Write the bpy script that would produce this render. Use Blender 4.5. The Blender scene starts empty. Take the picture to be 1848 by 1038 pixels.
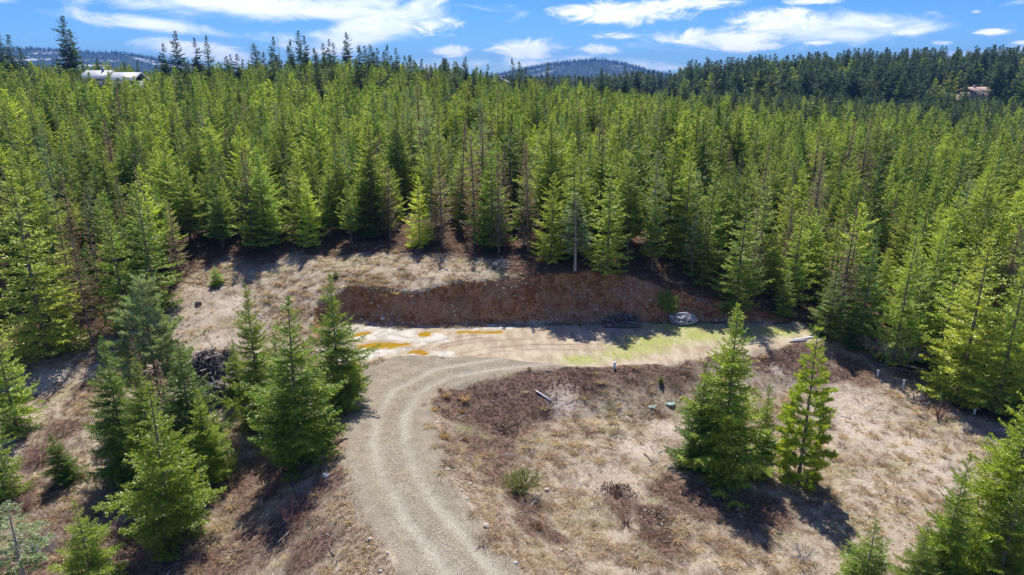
import bpy, math, random
import numpy as np
from mathutils import Vector, Matrix

R = math.radians
sc = bpy.context.scene
col = sc.collection
rnd = random.Random(7)
rg = np.random.default_rng(7)

# ------------------------------------------------------------------ camera
CAM_H, PITCH, F = 20.0, R(17.2), 1232.0     # F: focal length in pixels of the 1848 px wide photograph
CP, SP = math.cos(PITCH), math.sin(PITCH)
cd = bpy.data.cameras.new('camera')
cd.lens, cd.sensor_width, cd.clip_start, cd.clip_end = 24.0, 36.0, 0.5, 12000
cam = bpy.data.objects.new('camera', cd)
cam.location = (0, 0, CAM_H)
cam.rotation_euler = (R(90) - PITCH, 0, 0)
col.objects.link(cam)
sc.camera = cam

# ------------------------------------------------------------------ light
SUN_EL, SUN_AZ = R(59), R(-4)              # azimuth from +Y towards +X
SKY_STRENGTH, SUN_STRENGTH, EXPOSURE = 0.105, 5.0, 0.42
sd = Vector((math.sin(SUN_AZ) * math.cos(SUN_EL), math.cos(SUN_AZ) * math.cos(SUN_EL), math.sin(SUN_EL)))
sl = bpy.data.lights.new('sun', 'SUN')
sl.energy, sl.angle, sl.color = SUN_STRENGTH, R(0.5), (1.0, 0.955, 0.88)
sun = bpy.data.objects.new('sun', sl)
sun.rotation_euler = sd.to_track_quat('Z', 'Y').to_euler()
sun.location = (0, 40, 120)
col.objects.link(sun)

vs = sc.view_settings
vs.view_transform, vs.look, vs.exposure, vs.gamma, vs.use_curve_mapping = 'Standard', 'None', EXPOSURE, 1.0, False
sc.cycles.use_denoising = True
sc.cycles.denoiser = 'OPENIMAGEDENOISE'
sc.cycles.denoising_prefilter = 'ACCURATE'
sc.cycles.max_bounces = 7
sc.cycles.diffuse_bounces = 3
sc.cycles.transmission_bounces = 4
sc.cycles.transparent_max_bounces = 6
sc.cycles.volume_bounces = 0


class NT:
    """small node-tree helper"""
    def __init__(s, tree):
        s.t = tree; s.n = tree.nodes; s.l = tree.links; s.n.clear()
    def new(s, typ, **kw):
        n = s.n.new(typ)
        for k, v in kw.items():
            setattr(n, k, v)
        return n
    def put(s, sock, v):
        if isinstance(v, bpy.types.NodeSocket):
            s.l.new(v, sock)
        elif v is not None:
            if hasattr(sock, 'default_value'):
                dv = sock.default_value
                if hasattr(dv, '__len__') and not hasattr(v, '__len__'):
                    v = [v] * len(dv)
                if hasattr(dv, '__len__') and len(dv) == 4 and len(v) == 3:
                    v = (*v, 1)
                sock.default_value = v
    def math(s, op, a, b=None, c=None, clamp=False):
        n = s.new('ShaderNodeMath', operation=op); n.use_clamp = clamp
        for i, v in enumerate((a, b, c)):
            if v is not None:
                s.put(n.inputs[i], v)
        return n.outputs[0]
    def mix(s, f, a, b, mode='MIX'):
        n = s.new('ShaderNodeMix', data_type='RGBA', blend_type=mode)
        n.clamp_factor = True
        s.put(n.inputs[0], f); s.put(n.inputs[6], a); s.put(n.inputs[7], b)
        return n.outputs[2]
    def sstep(s, v, lo, hi):
        n = s.new('ShaderNodeMapRange', interpolation_type='SMOOTHSTEP')
        s.put(n.inputs[0], v); s.put(n.inputs[1], lo); s.put(n.inputs[2], hi)
        return n.outputs[0]
    def noise(s, vec, scale, detail=4, rough=0.6, dist=0.0, out=0):
        n = s.new('ShaderNodeTexNoise')
        s.put(n.inputs['Vector'], vec); s.put(n.inputs['Scale'], scale); s.put(n.inputs['Detail'], detail)
        s.put(n.inputs['Roughness'], rough); s.put(n.inputs['Distortion'], dist)
        return n.outputs[out]
    def attr(s, name):
        return s.new('ShaderNodeAttribute', attribute_name=name).outputs['Fac']


# ------------------------------------------------------------------ sky
world = bpy.data.worlds.new('World'); sc.world = world; world.use_nodes = True
w = NT(world.node_tree)
sky = w.new('ShaderNodeTexSky', sky_type='NISHITA')
sky.sun_disc = False
sky.sun_elevation = SUN_EL
sky.sun_rotation = SUN_AZ
sky.altitude = 900; sky.air_density = 1.0; sky.dust_density = 0.15; sky.ozone_density = 2.5
tc = w.new('ShaderNodeTexCoord').outputs['Generated']
sp = w.new('ShaderNodeSeparateXYZ'); w.l.new(tc, sp.inputs[0])
az = w.math('MULTIPLY', w.math('ARCTAN2', sp.outputs[0], sp.outputs[1]), 57.2958)
el = w.math('MULTIPLY', w.math('ARCSINE', sp.outputs[2]), 57.2958)
hsv = w.new('ShaderNodeHueSaturation')
hsv.inputs['Saturation'].default_value = 1.25
hsv.inputs['Value'].default_value = 1.0
hsv.inputs['Hue'].default_value = 0.5
w.l.new(sky.outputs[0], hsv.inputs['Color'])
skyc = w.mix(1.0, hsv.outputs[0], (0.30, 0.535, 0.98), 'MULTIPLY')
# clouds: wind-drawn noise in azimuth / elevation, gathered into banks
cv = w.new('ShaderNodeCombineXYZ')
w.put(cv.inputs[0], az); w.put(cv.inputs[1], w.math('MULTIPLY', el, 2.6)); w.put(cv.inputs[2], 3.1)
n1 = w.noise(cv.outputs[0], 0.34, 10, 0.68, 0.9)
cv2 = w.new('ShaderNodeCombineXYZ')
w.put(cv2.inputs[0], w.math('ADD', w.math('MULTIPLY', az, 0.45), w.math('MULTIPLY', el, -0.35)))
w.put(cv2.inputs[1], w.math('ADD', w.math('MULTIPLY', el, 1.6), w.math('MULTIPLY', az, 0.18))); w.put(cv2.inputs[2], 8.4)
n2 = w.noise(cv2.outputs[0], 0.42, 6, 0.55, 0.9)


def blob_sum(lst):
    tot = None
    for (px, py, sx, sy, tilt, amp) in lst:
        a = math.degrees(math.atan((px - 924) / F / CP)); e = math.degrees(math.atan((519 - py) / F)) - math.degrees(PITCH)
        e *= math.cos(math.radians(a)) ** 0.8
        ax = math.degrees(sx / F) * math.cos(R(a)) ** 1.5; ey = math.degrees(sy / F)
        du = w.math('SUBTRACT', az, a)
        dv = w.math('SUBTRACT', w.math('SUBTRACT', el, e), w.math('MULTIPLY', du, tilt))
        q = w.math('ADD', w.math('POWER', w.math('ABSOLUTE', w.math('DIVIDE', du, ax)), 2), w.math('POWER', w.math('ABSOLUTE', w.math('DIVIDE', dv, ey)), 2))
        g = w.math('MULTIPLY', w.math('EXPONENT', w.math('MULTIPLY', q, -1)), amp)
        tot = g if tot is None else w.math('MAXIMUM', tot, g)
    return tot


puffs = blob_sum([(1100, 22, 130, 22, 0, 1), (1200, 8, 120, 12, 0, .9), (825, 92, 40, 14, 0, 1), (800, 45, 60, 20, 0, .95), (950, 88, 75, 20, 0, 1),
                  (1070, 90, 55, 12, 0, .9), (1090, 65, 50, 8, 0, .75), (1350, 40, 90, 26, 0, 1), (1260, 70, 130, 20, 0, 1),
                  (1300, 84, 110, 12, 0, .9), (1560, 61, 40, 6, 0, .95), (1700, 61, 35, 6, 0, .95), (1625, 79, 28, 5, 0, .8),
                  (1755, 79, 28, 4, 0, .8), (1668, 25, 14, 4, 0, .8), (1420, 78, 40, 5, 0, .8), (1400, 5, 60, 7, 0, .9)])
veils = blob_sum([(580, 14, 290, 20, 0, 1), (700, 50, 130, 32, .35, 1), (420, 95, 110, 16, -.12, .9), (330, 45, 150, 12, -.1, .7),
                  (640, 85, 80, 14, .2, .85), (1440, 55, 170, 22, 0, 1), (1000, 118, 240, 16, 0, .65), (1700, 105, 220, 14, 0, .7), (60, 4, 90, 5, 0, .5)])
c1 = w.sstep(w.math('ADD', w.math('MULTIPLY', puffs, 0.62), n1), 0.74, 1.06)
c2 = w.math('MULTIPLY', w.sstep(w.math('ADD', w.math('MULTIPLY', veils, 0.55), n2), 0.58, 1.0), 0.92)
# fair-weather clouds elsewhere, above the frame
c3 = w.math('MULTIPLY', w.math('MULTIPLY', w.sstep(n1, 0.52, 0.66), w.sstep(el, 8.5, 14.0)), 0.8)
cloud = w.math('MAXIMUM', w.math('MAXIMUM', c1, c2), c3)
CL = 10.5
shade = w.mix(w.sstep(n1, 0.35, 0.62), (CL * .80, CL * .86, CL * .97), (CL, CL, CL * 1.02))
final = w.mix(w.math('MULTIPLY', cloud, 0.93), skyc, shade)
bg = w.new('ShaderNodeBackground'); bg.inputs['Strength'].default_value = SKY_STRENGTH
w.l.new(final, bg.inputs['Color'])
wo = w.new('ShaderNodeOutputWorld'); w.l.new(bg.outputs[0], wo.inputs[0])


# ------------------------------------------------------------------ noise, terrain
def vnoise(x, y, scale, seed=0):
    x = np.asarray(x, float) / scale + 1000.5; y = np.asarray(y, float) / scale + 1000.5
    xi = np.floor(x).astype(np.int64); yi = np.floor(y).astype(np.int64)
    fx = x - xi; fy = y - yi
    fx = fx * fx * (3 - 2 * fx); fy = fy * fy * (3 - 2 * fy)
    def h(a, b):
        n = (a * 374761393 + b * 668265263 + seed * 974634777) & 0x7fffffff
        n = ((n ^ (n >> 13)) * 1274126177) & 0x7fffffff
        n = n ^ (n >> 16)
        return (n & 0xffff) / 65535.0
    return (h(xi, yi) * (1 - fx) + h(xi + 1, yi) * fx) * (1 - fy) + (h(xi, yi + 1) * (1 - fx) + h(xi + 1, yi + 1) * fx) * fy


def fbm(x, y, scale, seed=0, oct=4):
    s = 0; a = 1; t = 0
    for i in range(oct):
        s = s + a * (vnoise(x, y, scale / 2 ** i, seed + i * 17) - 0.5); t += a; a *= 0.55
    return s / t * 2


def P(px, py, z=0.0):
    """the place on the level z that the camera sees at that pixel"""
    X = (px - 924) / F; V = (519 - py) / F
    d = SP - V * CP
    t = (CAM_H - z) / d
    return X * t, (CP + V * SP) * t


def sstep(v, a, b):
    t = np.clip((v - a) / (b - a), 0, 1)
    return t * t * (3 - 2 * t)


def poly(pts, z=0.0):
    return np.array([P(a, b, z) for a, b in pts])


def sdist(x, y, pg):
    """signed distance to a closed polygon, negative inside"""
    x = np.asarray(x, float); y = np.asarray(y, float)
    best = np.full(x.shape, 1e18); inside = np.zeros(x.shape, bool)
    n = len(pg)
    for i in range(n):
        ax, ay = pg[i]; bx, by = pg[(i + 1) % n]
        ex, ey = bx - ax, by - ay
        t = np.clip(((x - ax) * ex + (y - ay) * ey) / (ex * ex + ey * ey + 1e-12), 0, 1)
        best = np.minimum(best, (x - ax - t * ex) ** 2 + (y - ay - t * ey) ** 2)
        c = ((ay > y) != (by > y)) & (x < (bx - ax) * (y - ay) / (by - ay + 1e-12) + ax)
        inside ^= c
    return np.where(inside, -1, 1) * np.sqrt(best)


def ldist(x, y, pl):
    x = np.asarray(x, float); y = np.asarray(y, float)
    best = np.full(x.shape, 1e18)
    for i in range(len(pl) - 1):
        ax, ay = pl[i]; bx, by = pl[i + 1]
        ex, ey = bx - ax, by - ay
        t = np.clip(((x - ax) * ex + (y - ay) * ey) / (ex * ex + ey * ey + 1e-12), 0, 1)
        best = np.minimum(best, (x - ax - t * ex) ** 2 + (y - ay - t * ey) ** 2)
    return np.sqrt(best)


road_l = [(658, 656), (645, 700), (632, 745), (622, 790), (617, 830), (630, 875), (655, 930), (688, 980), (722, 1038), (775, 1100), (850, 1180)]
road_r = [(1090, 1180), (1005, 1100), (945, 1038), (905, 985), (862, 925), (828, 880), (802, 830), (787, 790), (779, 750), (776, 722), (800, 700), (860, 684), (940, 668), (1010, 660)]
pad_front = [(1100, 664), (1200, 656), (1290, 642), (1400, 626), (1478, 616)]
pad_back = [(1492, 604), (1450, 588), (1380, 583), (1290, 582), (1200, 584), (1100, 586), (1000, 586), (900, 588), (780, 592), (700, 590), (640, 583), (592, 592), (575, 620), (600, 650)]
ROADP = poly(road_l + road_r + [(900, 645), (800, 643), (700, 645)])
GRADE = poly(road_l + road_r + pad_front + pad_back)
PADP = poly([(600, 655), (800, 643), (1010, 660)] + pad_front + pad_back)
CENTRE = np.array([P(a, b) for a, b in [(1180, 640), (1020, 645), (900, 655), (800, 672), (735, 705), (706, 750), (702, 800), (722, 860), (765, 930), (812, 985), (860, 1045), (960, 1150)]])

# natural ground: height at places read off the photograph, (pixel x, pixel y, height)
nat = [(1000, 800, -2.0), (1300, 800, -2.2), (1600, 800, -2.3), (1720, 740, -2.1), (1100, 730, -1.9), (1500, 690, -1.9), (1500, 1000, -2.8), (1100, 1000, -2.4),
       (1840, 900, -2.6), (1840, 1030, -2.9), (1560, 610, -1.0), (1660, 650, -1.6), (1800, 650, -1.4), (880, 760, -1.9), (950, 700, -1.6), (1380, 650, -1.2),
       (560, 900, -2.7), (480, 850, -2.6), (450, 760, -1.9), (540, 700, -0.9), (300, 950, -3.0), (100, 1000, -3.2), (100, 800, -2.4), (60, 700, -1.6), (250, 720, -1.7), (380, 690, -1.2), (450, 600, 0.3),
       (560, 600, 0.5), (350, 540, 1.7), (430, 500, 2.7), (200, 600, 0.2), (80, 600, 0.1), (300, 490, 2.8), (500, 470, 3.5), (580, 540, 2.0), (620, 520, 2.7), (720, 512, 3.0), (820, 503, 3.6), (940, 497, 3.9), (1040, 497, 3.9),
       (1150, 500, 3.7), (1215, 530, 2.5), (1270, 560, 1.4), (1340, 572, .8), (1420, 580, .3), (650, 446, 4.3), (860, 450, 4.3)]
ctrl = [(*P(a, b, z), z) for a, b, z in nat]
ctrl += [(-75, 90, 5), (-110, 80, 4), (0, 100, 6.6), (40, 95, 4.5), (80, 80, 0.2), (110, 110, 1), (-160, 200, 16.5), (-125, 190, 13.8), (-100, 205, 13), (-60, 205, 16), (-20, 205, 14.3), (0, 210, 11.8), (40, 220, 8.0), (70, 210, 6.2), (140, 210, 2.5), (220, 220, 2.5),
         (0, 150, 8.2), (-60, 140, 9), (-110, 140, 9), (60, 150, 3.5), (120, 150, 1.5), (-200, 300, 12), (-80, 300, 9), (0, 300, 7), (90, 290, 5), (180, 290, 3.0), (260, 300, 5),
         (130, 390, 9), (200, 390, 12), (270, 390, 14), (360, 400, 14), (250, 480, 17), (120, 500, 8), (0, 450, 2), (-200, 450, 5), (400, 300, 12), (0, 0, -2.5), (60, 10, -3), (-60, 10, -3.5), (0, -60, -4), (100, -60, -4), (-100, -60, -4), (120, 40, -2), (-110, 40, -2.5)]
C = np.array(ctrl)


def tpsk(r2):
    return 0.5 * r2 * np.log(r2 + 1e-6)


N_ = len(C)
K = tpsk(((C[:, None, :2] - C[None, :, :2]) ** 2).sum(2)) + np.eye(N_) * 6.0
Pm = np.c_[np.ones(N_), C[:, :2]]
A = np.zeros((N_ + 3, N_ + 3)); A[:N_, :N_] = K; A[:N_, N_:] = Pm; A[N_:, :N_] = Pm.T
sol = np.linalg.solve(A, np.r_[C[:, 2], 0, 0, 0])


def natural(x, y):
    xx = np.clip(x, -330, 430); yy = np.clip(y, -70, 520)
    v = sol[N_] + sol[N_ + 1] * xx + sol[N_ + 2] * yy
    for i in range(N_):
        v = v + sol[i] * tpsk((xx - C[i, 0]) ** 2 + (yy - C[i, 1]) ** 2)
    v = np.clip(v, -6, 20)
    far = sstep(np.hypot(x, y), 480, 900)
    return v * (1 - far) + 2.0 * far


PUD = [poly(p) for p in (
    [(640, 622), (690, 617), (742, 618), (745, 622), (715, 627), (672, 629), (642, 627)],
    [(626, 604), (645, 598), (672, 596), (676, 600), (650, 607), (630, 610)],
    [(745, 603), (768, 596), (800, 595), (806, 597), (785, 600), (775, 607), (755, 608)],
    [(816, 598), (842, 595.5), (902, 597), (907, 601), (850, 602.5), (820, 601)],
    [(728, 638), (750, 631), (764, 632), (780, 638), (776, 641), (757, 641), (748, 637), (732, 640)],
    [(655, 650), (700, 643), (702, 645), (660, 653)])]


def height(x, y, fine=True):
    x = np.asarray(x, float); y = np.asarray(y, float)
    n = natural(x, y)
    d = sdist(x, y, GRADE)
    n = n + 0.35 * fbm(x, y, 9, 3, 3)
    dn = np.maximum(0, d + 0.55 * fbm(x, y, 3.2, 9, 3) * sstep(d, 0.1, 1.5))
    up = 0.6 * dn + 1.55 * np.maximum(0, dn - 0.55)
    dwn = -0.50 * dn
    z = np.minimum(np.maximum(n, dwn), up)
    z = np.where(d <= 0, 0.0, z)
    if fine:
        off = sstep(d, 0.0, 1.2)
        gully = np.abs(fbm(x * 1.0, y * .35, 2.6, 61, 3)); steep = sstep(n - up, 0.05, .6) * sstep(n, .3, 1) * sstep(d, .3, .9)
        z = z - steep * (0.28 * (1 - sstep(gully, 0, .28)) - .12) + steep * (.22 * fbm(x, y, .9, 63, 2) + .16 * fbm(x, y, .45, 65, 1))
        isbank = sstep((up - z) * -1, -0.25, -0.02) * off
        z = z + off * (0.11 * fbm(x, y, 1.5, 21, 3) + 0.17 * np.maximum(0, fbm(x, y, 0.8, 31, 2))) * (1 - 0.3 * isbank)
        dr = sdist(x, y, ROADP)
        inroad = 1 - sstep(dr, -0.6, 0.2)
        c = ldist(x, y, CENTRE)
        z = z + inroad * (-0.07 * np.exp(-((c - 0.85) / 0.33) ** 2) + .03 * np.exp(-(c / .45) ** 2) + 0.02 * fbm(x, y, .9, 41, 2)) + (1 - off) * 0.03 * fbm(x, y, 2.5, 43, 3)
        for pg in PUD:
            b = pg.mean(0)
            m = (np.abs(x - b[0]) < 8) & (np.abs(y - b[1]) < 8)
            if m.any():
                dp = sdist(x[m], y[m], pg) if x.ndim else sdist(x, y, pg)
                dp = dp + 0.5 * fbm(x[m], y[m], 1.0, 77, 4)
                z[m] = z[m] - 0.10 * (1 - sstep(dp, -0.5, 0.35))
    return z


def H1(x, y, fine=True):
    return float(height(np.array([x]), np.array([y]), fine)[0])


def hit(px, py):
    X = (px - 924) / F; V = (519 - py) / F
    d = SP - V * CP
    t = np.linspace(14, 24 / max(d, 0.04), 700)
    xs, ys, zs = X * t, (CP + V * SP) * t, CAM_H - d * t
    h = height(xs, ys, False)
    k = np.argmax(zs <= h)
    if zs[k] > h[k]:
        k = len(t) - 1
    return float(xs[k]), float(ys[k])


def top_height(y, zb, pytop):
    V = (519 - pytop) / F
    return y * (V * CP - SP) / (CP + V * SP) + CAM_H - zb


def project(x, y, z):
    dep = y * CP - (z - CAM_H) * SP
    return 924 + F * x / dep, 519 - F * (y * SP + (z - CAM_H) * CP) / dep, dep


# ------------------------------------------------------------------ object helpers
def mesh_np(name, v, f3=None, f4=None, mats=(), attrs=None, smooth=False, midx=None):
    me = bpy.data.meshes.new(name)
    v = np.asarray(v, np.float32)
    f3 = np.zeros((0, 3), np.int32) if f3 is None else np.asarray(f3, np.int32)
    f4 = np.zeros((0, 4), np.int32) if f4 is None else np.asarray(f4, np.int32)
    me.vertices.add(len(v)); me.vertices.foreach_set('co', v.ravel())
    nl = len(f3) * 3 + len(f4) * 4
    me.loops.add(nl); me.loops.foreach_set('vertex_index', np.r_[f3.ravel(), f4.ravel()].astype(np.int32))
    me.polygons.add(len(f3) + len(f4))
    me.polygons.foreach_set('loop_start', np.r_[np.arange(len(f3)) * 3, len(f3) * 3 + np.arange(len(f4)) * 4].astype(np.int32))
    if midx is not None:
        me.polygons.foreach_set('material_index', np.asarray(midx, np.int32))
    me.update(calc_edges=True)
    if smooth:
        me.polygons.foreach_set('use_smooth', np.ones(len(me.polygons), bool))
    for k, a in (attrs or {}).items():
        at = me.attributes.new(k, 'FLOAT', 'POINT'); at.data.foreach_set('value', np.asarray(a, np.float32))
    for m in mats:
        me.materials.append(m)
    return me


def link(name, me, parent=None, loc=None, rot=None, scale=None):
    o = bpy.data.objects.new(name, me); col.objects.link(o)
    if parent: o.parent = parent
    if loc is not None: o.location = loc
    if rot is not None: o.rotation_euler = rot
    if scale is not None: o.scale = scale
    return o


def tag(o, label=None, cat=None, group=None, kind=None):
    if label: o['label'] = label
    if cat: o['category'] = cat
    if group: o['group'] = group
    if kind: o['kind'] = kind
    return o


def bsdf(n, color, rough=0.9, spec=0.2, normal=None):
    b = n.new('ShaderNodeBsdfPrincipled')
    n.put(b.inputs['Base Color'], color); n.put(b.inputs['Roughness'], rough); n.put(b.inputs['Specular IOR Level'], spec)
    if normal is not None: n.l.new(normal, b.inputs['Normal'])
    return b.outputs[0]


def mat(name):
    m = bpy.data.materials.new(name); m.use_nodes = True
    return m, NT(m.node_tree)


def finish(n, shader):
    o = n.new('ShaderNodeOutputMaterial'); n.l.new(shader, o.inputs[0])


def simple(name, c1, c2, scale=6.0, rough=0.85, bump=0.3, spec=0.25, rand=0.25):
    m, n = mat(name)
    co = n.new('ShaderNodeTexCoord').outputs['Object']
    f = n.noise(co, scale, 6, 0.65)
    c = n.mix(n.sstep(f, 0.35, 0.65), c1, c2)
    oi = n.new('ShaderNodeObjectInfo')
    v = n.math('ADD', 1 - rand / 2, n.math('MULTIPLY', oi.outputs['Random'], rand))
    c = n.mix(1.0, c, v, 'MULTIPLY')
    b = n.new('ShaderNodeBump'); b.inputs['Strength'].default_value = bump; b.inputs['Distance'].default_value = 0.03
    n.l.new(n.noise(co, scale * 4, 5, 0.7), b.inputs['Height'])
    finish(n, bsdf(n, c, rough, spec, b.outputs[0]))
    return m


def foliage(name, ca, cb, trans=0.42, cc=None, boost=1.0):
    """needles: every spray its own tone (vertex value 'tone'), every tree its own hue"""
    m, n = mat(name)
    tone = n.attr('tone')
    oi = n.new('ShaderNodeObjectInfo')
    hue = n.sstep(n.math('ADD', n.math('MULTIPLY', oi.outputs['Random'], 0.62), n.math('MULTIPLY', tone, 0.45)), 0.05, 1.0)
    c = n.mix(hue, ca, cb)
    if cc is not None:
        c = n.mix(n.math('MULTIPLY', n.sstep(tone, 0.90, 0.94), 0.8), c, cc)
    own = n.math('FRACT', n.math('MULTIPLY', oi.outputs['Random'], 37.7))
    val = n.math('MULTIPLY', n.math('ADD', 0.74, n.math('MULTIPLY', tone, 0.52)), n.math('ADD', 0.72, n.math('MULTIPLY', own, 0.60)))
    c = n.mix(1.0, c, val, 'MULTIPLY')
    c = n.mix(1.0, c, oi.outputs['Color'], 'MULTIPLY')
    d = n.new('ShaderNodeBsdfDiffuse'); n.l.new(c, d.inputs[0])
    t = n.new('ShaderNodeBsdfTranslucent')
    ct = n.mix(1.0, c, (1.32, 1.36, 0.48), 'MULTIPLY'); n.l.new(ct, t.inputs[0])
    s = n.new('ShaderNodeMixShader'); s.inputs[0].default_value = trans
    n.l.new(d.outputs[0], s.inputs[1]); n.l.new(t.outputs[0], s.inputs[2])
    g = n.new('ShaderNodeBsdfGlossy'); g.inputs['Roughness'].default_value = 0.45; g.inputs[0].default_value = (1, 1, 1, 1)
    s2 = n.new('ShaderNodeMixShader'); s2.inputs[0].default_value = 0.035
    n.l.new(s.outputs[0], s2.inputs[1]); n.l.new(g.outputs[0], s2.inputs[2])
    finish(n, s2.outputs[0])
    return m


M = {}
M['fir'] = foliage('fir_needles', (0.120, 0.215, 0.035), (0.520, 0.590, 0.090), 0.35, (0.20, 0.10, 0.05))
M['fir_near'] = foliage('open_fir_needles', (0.110, 0.200, 0.030), (0.370, 0.450, 0.055), 0.40)
M['fir_yellow'] = foliage('bright_fir_needles', (0.20, 0.30, 0.035), (0.32, 0.39, 0.045), 0.5)
M['pine'] = foliage('pine_needles', (0.30, 0.38, 0.07), (0.36, 0.43, 0.08), 0.6)
M['pale'] = foliage('pale_pine_needles', (0.22, 0.29, 0.15), (0.32, 0.38, 0.20), 0.4)
M['tall'] = foliage('old_fir_needles', (0.050, 0.095, 0.050), (0.120, 0.180, 0.070), 0.3)
M['brown'] = foliage('dead_needles', (0.24, 0.16, 0.105), (0.34, 0.24, 0.165), 0.3)
M['bark'] = simple('bark', (0.16, 0.12, 0.09), (0.27, 0.22, 0.18), 5, 0.95, 0.6)
M['palebark'] = simple('pale_bark', (0.27, 0.24, 0.21), (0.42, 0.39, 0.35), 5, 0.95, 0.6)
M['deadwood'] = simple('weathered_wood', (0.24, 0.21, 0.19), (0.48, 0.45, 0.42), 7, 0.9, 0.6)
M['darkwood'] = simple('charred_wood', (0.035, 0.03, 0.03), (0.13, 0.115, 0.11), 5, 0.9, 0.6)
M['straw'] = foliage('dry_grass_blades', (0.36, 0.25, 0.15), (0.52, 0.41, 0.26), 0.3)
M['twig'] = foliage('dead_brush_twigs', (0.11, 0.062, 0.042), (0.26, 0.165, 0.115), 0.1)
M['leaf'] = foliage('weed_leaves', (0.14, 0.22, 0.03), (0.22, 0.28, 0.05), 0.4)
M['stone'] = simple('stone', (0.40, 0.35, 0.28), (0.66, 0.60, 0.50), 4, 0.9, 0.4)
M['white'] = simple('white_plastic', (0.72, 0.74, 0.76), (0.82, 0.83, 0.84), 3, 0.4, 0.05, 0.5, 0.05)
M['blue'] = simple('pale_blue_plastic', (0.35, 0.62, 0.72), (0.42, 0.68, 0.76), 3, 0.4, 0.05, 0.5, 0.05)
M['green_pl'] = simple('green_plastic', (0.20, 0.33, 0.27), (0.30, 0.42, 0.36), 3, 0.55, 0.1, 0.4, 0.05)


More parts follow.
